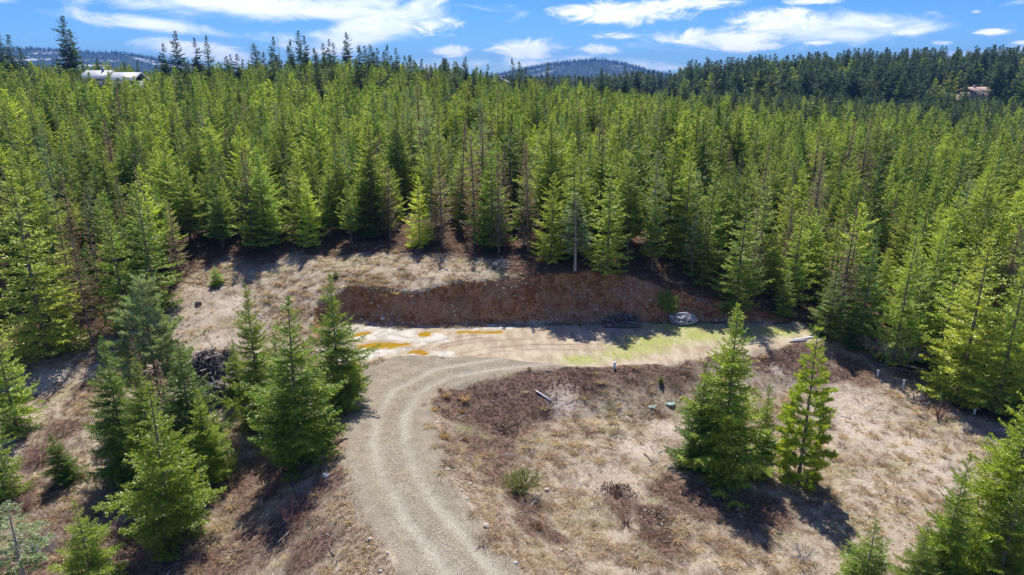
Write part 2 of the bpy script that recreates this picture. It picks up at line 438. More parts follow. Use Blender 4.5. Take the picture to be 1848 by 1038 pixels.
# ------------------------------------------------------------------ ground
def ground_material():
    m, n = mat('ground')
    co = n.new('ShaderNodeTexCoord').outputs['Object']
    big = n.noise(co, 0.16, 5, 0.55)
    mid = n.noise(co, 0.9, 6, 0.65, 0.8)
    fin = n.noise(co, 4.5, 5, 0.7)
    tiny = n.noise(co, 19, 3, 0.85)
    st = n.new('ShaderNodeMapping'); n.l.new(co, st.inputs[0]); st.inputs['Scale'].default_value = (1.0, 0.35, 1); st.inputs['Rotation'].default_value = (0, 0, 0.5)
    streak = n.noise(st.outputs[0], 5.5, 4, 0.7, 1.5)
    # dry grass and litter
    c = n.mix(n.sstep(mid, 0.36, 0.62), (0.185, 0.132, 0.085), (0.43, 0.355, 0.26))
    c = n.mix(n.math('MULTIPLY', n.sstep(big, 0.45, 0.66), 0.55), c, (0.52, 0.43, 0.335))
    c = n.mix(n.math('MULTIPLY', n.sstep(streak, 0.50, 0.66), 0.70), c, (0.62, 0.52, 0.39))
    c = n.mix(n.math('MULTIPLY', n.sstep(fin, 0.54, 0.66), 0.72), c, (0.10, 0.064, 0.042))
    gp = n.noise(co, 0.35, 4, 0.6)
    c = n.mix(n.math('MULTIPLY', n.sstep(n.math('ADD', gp, n.math('MULTIPLY', tiny, 0.2)), 0.66, 0.80), 0.45), c, (0.30, 0.32, 0.12))
    def zone(c, name, colr, amp=0.5, lo=0.35, hi=0.65, nz=None):
        f = n.math('ADD', n.attr(name), n.math('MULTIPLY', n.math('SUBTRACT', nz or mid, 0.5), amp))
        return n.mix(n.sstep(f, lo, hi), c, colr)
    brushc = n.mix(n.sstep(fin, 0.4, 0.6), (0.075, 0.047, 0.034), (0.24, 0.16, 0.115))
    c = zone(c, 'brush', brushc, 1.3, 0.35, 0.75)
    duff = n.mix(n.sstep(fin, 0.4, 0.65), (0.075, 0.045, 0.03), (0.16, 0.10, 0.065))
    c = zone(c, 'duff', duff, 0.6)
    bare = n.mix(n.sstep(fin, 0.4, 0.65), (0.48, 0.385, 0.30), (0.60, 0.51, 0.42))
    c = zone(c, 'bare', bare, 1.2, 0.45, 0.85, fin)
    # cut bank: red soil
    bk = n.mix(n.sstep(n.noise(co, 1.3, 6, 0.7), 0.38, 0.62), (0.25, 0.10, 0.038), (0.48, 0.245, 0.115))
    bk = n.mix(n.math('MULTIPLY', n.sstep(fin, 0.50, 0.62), 0.75), bk, (0.13, 0.055, 0.025))
    bk = n.mix(n.math('MULTIPLY', n.sstep(n.noise(co, 0.35, 3, 0.5), 0.45, 0.62), 0.4), bk, (0.40, 0.27, 0.17))
    vor = n.new('ShaderNodeTexVoronoi'); n.l.new(co, vor.inputs[0]); vor.inputs['Scale'].default_value = 4.2
    peb = n.math('MULTIPLY', n.sstep(vor.outputs['Distance'], 0.20, 0.12), n.sstep(n.noise(co, 1.1, 3, 0.5), 0.50, 0.60))
    bk = n.mix(n.math('MULTIPLY', peb, 0.7), bk, (0.62, 0.55, 0.46))
    c = zone(c, 'bank', bk, 0.35)
    slp = n.mix(n.sstep(fin, 0.4, 0.6), (0.17, 0.115, 0.075), (0.42, 0.325, 0.23))
    c = zone(c, 'slope', slp, 0.8)
    # pad: packed silt
    pd = n.mix(n.sstep(n.noise(st.outputs[0], 1.2, 5, 0.6), 0.35, 0.65), (0.32, 0.25, 0.175), (0.46, 0.385, 0.28))
    c = zone(c, 'pad', pd, 0.25)
    sl_ = n.mix(n.sstep(mid, 0.4, 0.6), (0.38, 0.345, 0.28), (0.53, 0.50, 0.43))
    c = zone(c, 'silt', sl_, 0.7, 0.4, 0.62)
    c = n.mix(n.math('MULTIPLY', n.attr('wet'), n.math('MULTIPLY', n.sstep(fin, .3, .6), .75)), c, (0.36, 0.25, 0.12))
    c = n.mix(n.math('MULTIPLY', n.attr('rut'), 0.75), c, (0.17, 0.11, 0.075))
    gr = n.mix(n.sstep(fin, 0.38, 0.62), (0.24, 0.275, 0.065), (0.36, 0.385, 0.095))
    c = zone(c, 'green', gr, 1.5, 0.40, 0.95, streak)
    # gravel
    gv = n.mix(n.sstep(tiny, 0.36, 0.64), (0.125, 0.105, 0.075), (0.40, 0.355, 0.28))
    g2 = n.mix(n.sstep(mid, 0.35, 0.65), (0.84, 0.80, 0.76), (1.08, 1.05, 1.0))
    gv = n.mix(1.0, gv, g2, 'MULTIPLY')
    tr = n.math('MULTIPLY', n.attr('track'), n.sstep(fin, 0.2, 0.55))
    gv = n.mix(n.math('MULTIPLY', tr, 0.6), gv, n.mix(n.sstep(tiny, 0.35, 0.65), (0.33, 0.30, 0.24), (0.56, 0.52, 0.43)))
    c = zone(c, 'gravel', gv, 0.5, 0.35, 0.62, fin)
    c = n.mix(n.attr('woodland'), c, n.mix(n.sstep(mid, .4, .6), (0.030, 0.055, 0.030), (0.055, 0.085, 0.040)))
    c = n.mix(1.0, c, n.math('ADD', 0.62, n.math('MULTIPLY', tiny, 0.76)), 'MULTIPLY')
    b = n.new('ShaderNodeBump'); b.inputs['Strength'].default_value = 1.0; b.inputs['Distance'].default_value = 0.10
    hgt = n.math('ADD', n.math('MULTIPLY', fin, 1.0), n.math('MULTIPLY', tiny, 0.55))
    rough_ground = n.math('SUBTRACT', 1.0, n.math('MULTIPLY', n.math('MAXIMUM', n.attr('gravel'), n.attr('pad')), 0.72))
    n.l.new(n.math('MULTIPLY', hgt, rough_ground), b.inputs['Height'])
    finish(n, bsdf(n, c, 0.95, 0.12, b.outputs[0]))
    return m


M['ground'] = ground_material()


def axis(lo, hi, step, far_lo, far_hi, grow=1.09):
    a = list(np.arange(lo, hi + 1e-6, step))
    s = step; v = hi
    while v < far_hi:
        s = min(s * grow, 400); v += s; a.append(v)
    s = step; v = lo; b = []
    while v > far_lo:
        s = min(s * grow, 400); v -= s; b.append(v)
    return np.array(b[::-1] + a)


# forest edge, as seen in the photograph: everything beyond it is wooded
EDGE_PX = [(-60, 700), (30, 640), (110, 600), (180, 585), (255, 560), (300, 505), (345, 478), (400, 458), (500, 450), (650, 448), (760, 449), (860, 449), (905, 465),
           (950, 488), (1020, 493), (1100, 494), (1180, 505), (1225, 535), (1285, 548), (1350, 560), (1430, 570), (1495, 600), (1560, 625), (1650, 655), (1710, 705), (1780, 735), (1860, 770), (1980, 800)]
EDGE = np.array([hit(a, b) for a, b in EDGE_PX])
CLEAR = np.vstack([EDGE, [(60, 20), (60, -60), (-60, -60), (-60, 20), (-42, 28)]])

xs = axis(-44, 48, 0.22, -3700, 3700)
ys = axis(19, 64, 0.22, -300, 4700)
GX, GY = np.meshgrid(xs, ys)
gx, gy = GX.ravel(), GY.ravel()
gz = height(gx, gy)
dG = sdist(gx, gy, GRADE); dR = sdist(gx, gy, ROADP); dP = sdist(gx, gy, PADP); dC = sdist(gx, gy, CLEAR)
nbase = natural(gx, gy)
jit = 0.75 * fbm(gx, gy, 2.2, 5, 4)
a_gravel = 1 - sstep(dR + jit, -0.7, 0.7)
a_pad = (1 - sstep(dP + jit, -0.2, 0.4)) * (1 - a_gravel)
above = nbase - 0.35
_n = nbase + 0.35 * fbm(gx, gy, 9, 3, 3)
_dn = np.maximum(0, dG + 0.55 * fbm(gx, gy, 3.2, 9, 3) * sstep(dG, 0.1, 1.5))
_up = 0.6 * _dn + 1.55 * np.maximum(0, _dn - 0.55)
a_bank = sstep(dG, 0.0, 0.3) * sstep(_n - _up, 0.0, 0.35) * sstep(_n, 0.1, 0.6)
a_slope = 1.0 * sstep(dG, -0.1, 0.2) * (1 - sstep(dG + 2 * jit, 1.2, 2.8)) * (1 - sstep(nbase, -0.6, -0.1))
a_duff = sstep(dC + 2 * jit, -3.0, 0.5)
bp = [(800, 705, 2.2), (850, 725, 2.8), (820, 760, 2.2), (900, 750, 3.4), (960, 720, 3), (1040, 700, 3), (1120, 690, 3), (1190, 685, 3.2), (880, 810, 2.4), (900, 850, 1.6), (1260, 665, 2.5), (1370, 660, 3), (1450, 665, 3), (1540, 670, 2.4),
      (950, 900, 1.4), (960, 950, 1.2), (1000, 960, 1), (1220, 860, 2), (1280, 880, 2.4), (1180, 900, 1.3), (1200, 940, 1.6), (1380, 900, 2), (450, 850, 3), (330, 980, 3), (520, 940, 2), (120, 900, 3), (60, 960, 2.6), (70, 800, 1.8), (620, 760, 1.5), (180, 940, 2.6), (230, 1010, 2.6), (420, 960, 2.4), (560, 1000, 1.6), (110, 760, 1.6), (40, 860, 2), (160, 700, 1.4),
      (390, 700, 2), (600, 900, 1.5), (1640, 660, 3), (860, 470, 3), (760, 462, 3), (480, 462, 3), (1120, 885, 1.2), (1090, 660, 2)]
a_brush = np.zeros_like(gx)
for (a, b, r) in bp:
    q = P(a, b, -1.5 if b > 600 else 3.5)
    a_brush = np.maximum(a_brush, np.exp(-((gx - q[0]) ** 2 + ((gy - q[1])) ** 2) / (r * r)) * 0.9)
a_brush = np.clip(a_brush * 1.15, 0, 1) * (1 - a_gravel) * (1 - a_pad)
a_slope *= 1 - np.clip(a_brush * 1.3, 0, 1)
bare_pts = [(1150, 800, 2.2), (1200, 770, 2), (1560, 760, 4), (1650, 800, 4), (1500, 740, 3), (1700, 850, 3), (1600, 870, 3), (1020, 740, 2), (380, 600, 3), (90, 700, 3), (400, 640, 3), (420, 560, 3), (1540, 720, 3), (1400, 690, 1)]
a_bare = np.zeros_like(gx)
for (a, b, r) in bare_pts:
    q = P(a, b, -2 if b > 650 else 1)
    a_bare = np.maximum(a_bare, np.exp(-((gx - q[0]) ** 2 + ((gy - q[1])) ** 2) / (r * r)) * 0.8)
sp_ = [(700, 600, 3.2), (760, 612, 2.6), (660, 640, 3), (720, 640, 2.6), (830, 590, 2.2), (900, 590, 1.6), (640, 600, 3), (790, 640, 1.6)]
a_silt = np.zeros_like(gx)
for (a, b, r) in sp_:
    q = P(a, b)
    a_silt = np.maximum(a_silt, np.exp(-((gx - q[0]) ** 2 / (r * r) + ((gy - q[1])) ** 2 / (r * r * 0.4))) * 0.95)
a_silt *= (1 - a_bank)
gp_ = [(1180, 615, 5), (1260, 605, 5), (1150, 628, 4), (1330, 600, 5), (1400, 598, 4), (1120, 640, 3), (1050, 650, 3), (1230, 590, 5)]
a_green = np.zeros_like(gx)
for (a, b, r) in gp_:
    q = P(a, b)
    a_green = np.maximum(a_green, np.exp(-((gx - q[0]) ** 2 / (r * r) + ((gy - q[1])) ** 2 / (r * r * 0.3))) * 0.8)
a_green *= (1 - a_bank) * (1 - a_brush)
cd_ = ldist(gx, gy, CENTRE)
a_track = np.clip((.55 + .45 * sstep(fbm(gx, gy, 2.5, 97, 3), -.4, .3)) * np.exp(-((cd_ - 0.85 + jit * .18) / 0.30) ** 2) + 0.2 * np.exp(-((cd_ - 2.1 - jit * .3) / 0.25) ** 2), 0, 1)
a_wet = np.zeros_like(gx)
for pg in PUD:
    b = pg.mean(0); mk = (np.abs(gx - b[0]) < 8) & (np.abs(gy - b[1]) < 8)
    dp = sdist(gx[mk], gy[mk], pg) + 0.5 * fbm(gx[mk], gy[mk], 1.0, 77, 4)
    a_wet[mk] = np.maximum(a_wet[mk], 1 - sstep(dp, 0.0, 0.32))
RUTS = [np.array([P(a, b) for a, b in l]) for l in ([(755, 632), (775, 620), (812, 610), (860, 604), (930, 600)], [(770, 634), (800, 622), (850, 612), (905, 608)], [(800, 628), (840, 620), (890, 614), (960, 612)], [(820, 640), (880, 628), (960, 622), (1080, 622)], [(840, 646), (900, 634), (980, 630), (1100, 634)])]
a_rut = np.zeros_like(gx)
mk = (np.abs(gx) < 14) & (gy > 40) & (gy < 60)
for l in RUTS:
    a_rut[mk] = np.maximum(a_rut[mk], np.exp(-(ldist(gx[mk], gy[mk], l) / .13) ** 2) * sstep(fbm(gx[mk], gy[mk], 1.5, 91, 2), -.5, .2) * .8)
a_wood = sstep(gy, 260, 330)
ATT = dict(woodland=a_wood, wet=a_wet, rut=a_rut, gravel=a_gravel, pad=a_pad, bank=a_bank, slope=a_slope, duff=a_duff, brush=a_brush, bare=a_bare, silt=a_silt, green=a_green, track=a_track)

nx, ny = len(xs), len(ys)
idx = np.arange(nx * ny).reshape(ny, nx)
Q = np.stack([idx[:-1, :-1], idx[:-1, 1:], idx[1:, 1:], idx[1:, :-1]], -1).reshape(-1, 4)
cls = np.zeros(len(Q), int)
qm = lambda a: a[Q].mean(1)
cls[qm(a_bank) > 0.5] = 3
cls[qm(a_pad) > 0.5] = 2
cls[qm(a_gravel) > 0.5] = 1
V3 = np.c_[gx, gy, gz]
for k, nm in enumerate(['ground', 'gravel_road', 'dirt_pad', 'earth_bank']):
    q = Q[cls == k]
    used, inv = np.unique(q, return_inverse=True)
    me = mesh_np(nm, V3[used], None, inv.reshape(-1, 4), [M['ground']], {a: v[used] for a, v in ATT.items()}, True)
    tag(link(nm, me), {'ground': 'dry beige grassland and forest floor around the clearing', 'gravel_road': 'grey gravel road with pale wheel tracks curving up to the pad',
                       'dirt_pad': 'flat pale dirt pad with silt and a green patch', 'earth_bank': 'red brown cut earth bank behind the pad'}[nm], kind='structure')

# puddles
m, n = mat('muddy_water')
co = n.new('ShaderNodeTexCoord').outputs['Object']
wc = n.mix(n.sstep(n.noise(co, 0.5, 3, 0.5), 0.35, 0.65), (0.36, 0.185, 0.02), (0.36, 0.235, 0.015))
finish(n, bsdf(n, wc, 0.03, 0.5))
M['water'] = m
for i, pg in enumerate(PUD):
    c = pg.mean(0)
    big = c + (pg - c) * 1.0
    d = (big - c); L = np.hypot(d[:, 0], d[:, 1])[:, None]
    big = c + d * (1 + 0.95 / L)
    v = [(c[0], c[1], -0.05)] + [(a, b, -0.05) for a, b in big]
    f = [(0, k + 1, (k + 1) % len(big) + 1) for k in range(len(big))]
    me = mesh_np('puddle', v, f, None, [M['water']])
    tag(link('puddle', me), kind='structure')


# ------------------------------------------------------------------ growing things
def nrm(a):
    return a / (np.linalg.norm(a, axis=-1, keepdims=True) + 1e-9)


def tubes(paths, radii, sides=3):
    """paths: list of (k,3) arrays, radii: list of (k,) arrays -> verts, quads"""
    vs_, qs = [], []
    off = 0
    ang = np.arange(sides) * 2 * math.pi / sides
    for p, r in zip(paths, radii):
        p = np.asarray(p, float); k = len(p)
        t = nrm(np.gradient(p, axis=0))
        ref = np.array([0, 0, 1.0]) if abs(t[0, 2]) < 0.8 else np.array([1.0, 0, 0])
        a = nrm(np.cross(t, ref)); b = np.cross(t, a)
        ring = p[:, None, :] + np.asarray(r)[:, None, None] * (np.cos(ang)[None, :, None] * a[:, None, :] + np.sin(ang)[None, :, None] * b[:, None, :])
        vs_.append(ring.reshape(-1, 3))
        i = np.arange(k - 1)[:, None] * sides; j = np.arange(sides)[None, :]; j2 = (j + 1) % sides
        qs.append(np.stack([i + j, i + j2, i + sides + j2, i + sides + j], -1).reshape(-1, 4) + off)
        off += k * sides
    return np.vstack(vs_), np.vstack(qs)


def needle_tris(pos, dirs, tl, tw, rs):
    n = len(pos)
    side = nrm(np.cross(dirs, nrm(rs.normal(size=(n, 3)) * np.array([.5, .5, 1.0]))))
    tl = tl * rs.uniform(.7, 1.25, (n, 1)); tw = tw * rs.uniform(.75, 1.2, (n, 1))
    mid = pos + dirs * tl * 0.35
    v = np.stack([pos, mid + side * tw / 2, pos + dirs * tl, mid - side * tw / 2], 1).reshape(-1, 3)
    f = np.arange(n * 4).reshape(n, 4)
    return v, f


def conifer(seed, h=10., rad=1.4, base=0.05, whorls=26, per=6, step=0.09, tl=0.13, tw=0.04, gap2=0.12, prof=0.85, el_lo=-12, el_hi=50,
            tuft=False, dens=1.0, irreg=0.25, droop=0.3, dead_low=False, trunk_r=0.011, needles=True, limb_sides=3, sec_len=0.42, lean=0.01):
    rs = np.random.default_rng(seed)
    NP, ND, NTn = [], [], []
    paths, rads = [], []

    nseg = 9
    tt = np.linspace(0, 1, nseg)
    bend = rs.normal(size=2) * lean * h
    trunk = np.c_[bend[0] * tt ** 2, bend[1] * tt ** 2, tt * h]
    tr = trunk_r * h * (1 - tt) ** 0.9 + 0.008
    tr[0] *= 1.25
    paths_t, rads_t = [trunk], [tr]
    def trunk_at(z):
        f = z / h
        return np.array([bend[0] * f * f, bend[1] * f * f, z])
    zs = []
    for wi in range(whorls):
        f = base + (1 - base) * ((wi + rs.uniform(-.25, .25) * (0.4 if tuft else 1)) / whorls)
        f = min(max(f, base), 0.985)
        cnt = max(3, int(per + rs.integers(-1, 2) - 1.5 * f))
        a0 = rs.uniform(0, 6.28)
        for b in range(cnt):
            if rs.random() > dens: continue
            jf = 0 if tuft else rs.uniform(-.5, .5) * (1 - base) / whorls
            zs.append((min(max(f + jf, 0.01), 0.985), a0 + b * 6.283 / cnt + rs.uniform(-.3, .3)))
    for f, az_ in zs:
        q = (f - base) / (1 - base)
        q = min(max(q, 0), 1)
        L = rad * ((1 - q) ** prof) * min(1, 0.70 + q * 1.6) * (1 + irreg * rs.normal() * 0.8) + 0.02 * h * 0.5
        L = max(L - 0.005 * h * q, 0.08)
        e0 = R(el_lo + (el_hi - el_lo) * q ** 1.6 + rs.uniform(-8, 8))
        dh = np.array([math.cos(az_), math.sin(az_), 0]); up = np.array([0, 0, 1.0])
        tang = np.array([-math.sin(az_), math.cos(az_), 0])
        p0 = trunk_at(f * h)
        s = np.linspace(0, 1, 5)
        cur = 0.22 * (1 - q) * (s ** 2) - droop * 0.25 * np.sin(s * math.pi) * (1 - q)
        ax = p0 + dh * (L * math.cos(e0)) * s[:, None] + up * (L * math.sin(e0) * s + L * cur)[:, None]
        paths.append(ax); rads.append(np.maximum(0.012 * L + 0.006, 0.007) * (1 - 0.85 * s))
        n2 = max(3, int(L / gap2))
        s2 = (np.arange(n2) + rs.uniform(0, 1, n2)) / n2
        s2 = (0.35 + 0.65 * s2) if tuft else (0.10 + 0.90 * s2)
        for side in (-1, 1):
            P2 = np.stack([np.interp(s2, s, ax[:, i]) for i in range(3)], 1)
            axd = nrm(ax[-1] - ax[0])
            an = np.radians(rs.uniform(40, 68, n2) * (1 - 0.45 * s2))
            d2 = nrm(axd[None] * np.cos(an)[:, None] + tang[None] * (side * np.sin(an))[:, None] + up[None] * rs.normal(-droop * 0.35 + (0.35 if tuft else 0), 0.14, n2)[:, None])
            l2 = (L * sec_len * (1 - s2) ** 0.75 * np.minimum(1, s2 / 0.25) + (0.12 if tuft else 0.07) * min(1, L)) * rs.uniform(.65, 1.2, n2)
            k = np.maximum(1, (l2 / step).astype(int))
            rep = np.repeat(np.arange(n2), k)
            cum = np.arange(len(rep)) - np.repeat(np.cumsum(k) - k, k)
            u = (cum + 0.5 * rs.random(len(rep))) / np.repeat(k, k)
            if tuft: u = 0.45 + 0.55 * u
            pos = P2[rep] + d2[rep] * (l2[rep] * u)[:, None]
            tone = rs.random(n2)[rep] * 0.75 + 0.25 * rs.random(len(rep))
            if not needles:
                NP.append(P2); ND.append(d2 * l2[:, None]); NTn.append(rs.random(n2)); break_ = 1
                continue
            for rr in ((1, -1, 0) if not tuft else (0, 1, 2, 3)):
                if tuft:
                    dd = nrm(d2[rep] * 0.9 + rs.normal(size=pos.shape) * 0.75 + up * 0.15)
                elif rr == 0:
                    dd = nrm(d2[rep] + up * rs.normal(0.30, 0.3, len(rep))[:, None] + rs.normal(size=pos.shape) * 0.2)
                else:
                    sd_ = nrm(np.cross(d2, up))[rep]
                    dd = nrm(d2[rep] * 0.85 + sd_ * rr * 0.85 + up * rs.normal(0.0, 0.35, len(rep))[:, None] + rs.normal(size=pos.shape) * 0.12)
                NP.append(pos); ND.append(dd); NTn.append(tone)
        if needles:   # sprays along the limb itself
            k = max(2, int(L / step))
            u = rs.uniform(0.15 if not tuft else .5, 1, k)
            pos = np.stack([np.interp(u, s, ax[:, i]) for i in range(3)], 1)
            NP.append(pos); ND.append(nrm(nrm(ax[-1] - ax[0])[None] + rs.normal(size=(k, 3)) * 0.55)); NTn.append(rs.random(k))
    if needles:
        k = int(0.10 * h / step * 1.4)   # the leader
        u = rs.uniform(0.90, 1, k) * h
        NP.append(np.array([trunk_at(z) for z in u])); ND.append(nrm(rs.normal(size=(k, 3)) * .55 + np.array([0, 0, .8]))); NTn.append(rs.random(k))
    NP, ND, NTn = np.vstack(NP), np.vstack(ND), np.concatenate(NTn)
    if dead_low:
        for i in range(34):
            f = rs.uniform(0.06, base + 0.06); a = rs.uniform(0, 6.28); L = rad * rs.uniform(.3, .8)
            p0 = trunk_at(f * h); d = np.array([math.cos(a), math.sin(a), rs.uniform(-.35, .1)])
            paths.append(np.stack([p0, p0 + d * L * .5, p0 + d * L + np.array([0, 0, -.1])])); rads.append(np.array([.014, .010, .004]))
    v1, q1 = tubes(paths_t, rads_t, 7)
    v2, q2 = tubes(paths, rads, limb_sides)
    V, Fq = np.vstack([v1, v2]), np.vstack([q1, q2 + len(v1)])
    if needles:
        kq = (1 - 0.3 * np.clip(NP[:, 2] / h, 0, 1) ** 1.5)[:, None]
        cv_, cf = needle_tris(NP, ND, tl * kq, tw * kq, rs)
    else:
        n = len(NP); side = nrm(np.cross(ND, rs.normal(size=ND.shape))) * tw
        cv_ = np.stack([NP - side / 2, NP + side / 2, NP + ND], 1).reshape(-1, 3); cf = np.arange(n * 3).reshape(n, 3)
    tone = np.repeat(NTn, 4 if needles else 3)
    return (V, Fq), (cv_, cf, tone)


class Proto:
    def __init__(s, name, leafmat, barkmat, h, **kw):
        (tv, tf), (cv_, cf, tone) = conifer(h=h, **kw)
        s.h = h; s.r = kw.get('rad', 1.4)
        s.trunk = mesh_np('trunk', tv, None, tf, [barkmat], {'tone': np.full(len(tv), .5)}, True)
        tri = cf.shape[1] == 3
        s.crown = mesh_np('crown', cv_, cf if tri else None, None if tri else cf, [leafmat], {'tone': tone})
        s.raw = (tv, tf, cv_, cf, tone, leafmat, barkmat)
    def joined(s, name):
        tv, tf, cv_, cf, tone, lm, bm = s.raw
        n3 = cf + len(tv)
        tri = cf.shape[1] == 3
        if tri:
            me = mesh_np(name, np.vstack([tv, cv_]), n3, tf, [bm, lm], {'tone': np.r_[np.full(len(tv), .5), tone]}, midx=np.r_[np.ones(len(cf)), np.zeros(len(tf))])
        else:
            me = mesh_np(name, np.vstack([tv, cv_]), None, np.vstack([tf, n3]), [bm, lm], {'tone': np.r_[np.full(len(tv), .5), tone]}, midx=np.r_[np.zeros(len(tf)), np.ones(len(cf))])
        return me


# open-grown trees near the camera
NEAR = [Proto('f', M['fir_near'], M['bark'], 8., seed=11 + i, rad=2.1, base=0.03, whorls=33, per=7, step=0.085, tl=0.15, tw=0.048, gap2=0.12, droop=0.5, irreg=0.5, sec_len=.5, prof=.82) for i in range(3)]
YEL = [Proto('y', M['fir_yellow'], M['bark'], 6., seed=31 + i, rad=1.7, base=0.03, whorls=22, per=6, step=0.08, tl=0.14, tw=0.046, gap2=0.115, droop=0.1, irreg=0.4, sec_len=.5, prof=.82) for i in range(2)]
PINE = [Proto('p', M['pine'], M['bark'], 8., seed=41, rad=1.5, base=0.03, whorls=16, per=8, step=0.06, tl=0.17, tw=0.040, gap2=0.10, tuft=True, el_lo=-2, el_hi=45, irreg=0.2, droop=0.0, prof=0.75),
        Proto('p2', M['pale'], M['bark'], 8., seed=42, rad=2.2, base=0.15, whorls=20, per=7, step=0.06, tl=0.21, tw=0.042, gap2=0.14, tuft=True, el_lo=5, el_hi=55, irreg=0.3, droop=0.0, prof=0.55)]
MID = [Proto('m', M['fir'], M['palebark'] if i % 3 == 0 else M['bark'], 10., seed=51 + i, rad=[2.1, 1.8, 2.45, 1.75, 2.1, 2.0][i], base=[.12, .22, .06, .28, .16, .05][i], whorls=30, per=6, step=0.13, tl=0.21, tw=0.085, gap2=0.18, irreg=[.3, .5, .35, .45, .3, .55][i], prof=[.72, .62, .82, .7, .78, .65][i], lean=.02,
             dead_low=True, droop=.2, el_lo=-5, el_hi=52) for i in range(6)]
EDGEP = [Proto('e', M['fir'], M['bark'], 9., seed=71 + i, rad=2.0, base=.04, whorls=27, per=6, step=0.12, tl=0.19, tw=0.062, gap2=0.17, irreg=0.3, droop=.3) for i in range(3)]
PALE = [Proto('w', M['pale'], M['palebark'], 10., seed=81 + i, rad=1.5, base=.25, whorls=17, per=5, step=0.12, tl=0.24, tw=0.06, gap2=0.2, tuft=True, el_lo=5, el_hi=50, irreg=0.3, droop=0, prof=.6) for i in range(2)]
BROWN = [Proto('b', M['brown'], M['bark'], 9., seed=91 + i, rad=1.3, base=.12, whorls=30, per=6, step=0.16, tl=0.16, tw=0.035, gap2=0.17, irreg=0.25, droop=.2) for i in range(2)]
DEAD = [Proto('d', M['brown'], M['bark'], 7., seed=95 + i, rad=1.15, base=.12, whorls=26, per=6, tw=0.02, gap2=0.07, irreg=0.25, droop=.2, needles=False, step=.1, tl=.1, sec_len=.5) for i in range(2)]
TALL = [Proto('t', M['tall'], M['bark'], 18., seed=101 + i, rad=[2.5, 2.1, 2.3, 1.8][i], base=[.3, .45, .25, .5][i], whorls=32, per=6, step=0.22, tl=0.46, tw=0.17, gap2=0.30, irreg=0.55, dens=[.9, .7, .85, .6][i], droop=.5,
              el_lo=-15, el_hi=40, prof=.65, lean=.015) for i in range(4)]
SNAG = Proto('s', M['brown'], M['palebark'], 14., seed=120, rad=.8, base=.3, whorls=20, per=3, tw=0.03, gap2=0.2, irreg=0.6, droop=.2, needles=False, step=.1, tl=.1, dens=.6)
FAR = [Proto('g', M['fir'], M['bark'], 10., seed=131 + i, rad=[2.2, 1.8, 2.5, 2.0][i], base=.15, prof=[.72, .65, .85, .68][i], whorls=20, per=6, step=0.25, tl=0.38, tw=0.14, gap2=0.32, irreg=0.3, droop=.2, el_lo=-5, el_hi=52) for i in range(4)]


def tree(proto, x, y, h, label, name='fir_tree', cat='tree', group=None, wide=1.0, color=None, rz=None, tilt=(0, 0), sink=0.08):
    z = H1(x, y, False) - sink
    root = bpy.data.objects.new(name, None); col.objects.link(root)
    root.empty_display_size = 0.3
    root.location = (x, y, z)
    root.rotation_euler = (tilt[0], tilt[1], rnd.uniform(0, 6.28) if rz is None else rz)
    s = h / proto.h
    root.scale = (s * wide, s * wide, s)
    tag(root, label, cat, group)
    t = link('trunk', proto.trunk, root); c = link('crown', proto.crown, root)
    if color: c.color = (*color, 1)
    return root


used = []


def at(kind, px, pb, pt, hw, label, name='fir_tree', cat='tree', **kw):
    """a tree with its foot seen at (px, pb), its tip at height pt and the half width hw in pixels"""
    pr = {'near': NEAR, 'yel': YEL, 'pine': PINE[:1], 'pale': PINE[1:], 'edge': EDGEP, 'dead': DEAD, 'brown': BROWN, 'tall': TALL, 'mid': MID, 'snag': [SNAG], 'white': PALE}[kind]
    pr = pr[len(used) % len(pr)]
    x, y = hit(px, pb)
    z = H1(x, y, False)
    tip = project(x, y, z + top_height(y, z, pt))[0]
    x, y = hit(px - max(-45, min(45, (tip - px) * .55)), pb)   # vertical trunks lean outwards in the picture
    z = H1(x, y, False)
    h = top_height(y, z, pt)
    dep = project(x, y, z)[2]
    wide = (.88 if kind in ('near', 'yel') else 1.0) * (hw * dep / F) / (pr.r * h / pr.h)
    used.append((x, y, hw * dep / F))
    return tree(pr, x, y, h, label, name, cat, wide=wide * 1.0, **kw)


# --- the trees one can point to
at('near', 1322, 858, 542, 84, 'tall dark green fir standing beside the bright pine in the right clearing')
at('near', 1268, 846, 655, 46, 'lower fir grown into the left side of the tall dark fir in the right clearing')
at('near', 1384, 862, 690, 30, 'lower fir grown between the tall dark fir and the bright pine')
at('pine', 1464, 872, 578, 52, 'slender yellow green pine with spaced whorls in the right clearing', 'pine_tree', color=(1.4, 1.35, 1.0))
at('near', 603, 735, 492, 62, 'dark fir closest to the puddles, rightmost of the three beside the road bend')
at('near', 525, 838, 535, 92, 'broad full fir on the road edge, lowest of the three beside the road bend', color=(1.15, 1.1, .9))
at('near', 455, 765, 508, 52, 'narrow fir left of the broad fir beside the road bend')
at('near', 425, 720, 610, 30, 'short fir at the foot of the narrow fir beside the brush pile')
at('pale', 268, 735, 500, 68, 'pale blue green pine with long needles at the back of the left clump', 'pine_tree')
at('near', 205, 862, 600, 62, 'dark green fir on the left side of the left clump')
at('near', 335, 845, 610, 70, 'green fir on the right side of the left clump')
at('yel', 285, 972, 690, 98, 'bright yellow green fir at the front of the left clump', color=(.85, .85, .8))
at('near', 262, 880, 640, 60, 'dark fir in the middle of the left clump behind the bright fir', color=(.85, .9, .9))
at('near', 365, 872, 700, 45, 'lower fir at the right foot of the left clump')
at('near', 500, 800, 600, 45, 'fir squeezed between the narrow and the broad fir by the road', color=(.85, .9, .9))
at('near', 640, 700, 640, 20, 'small young fir at the road edge beside the puddles', 'fir_sapling')
at('dead', 248, 800, 560, 22, 'thin bare grey dead tree poking out of the left clump', 'dead_tree')
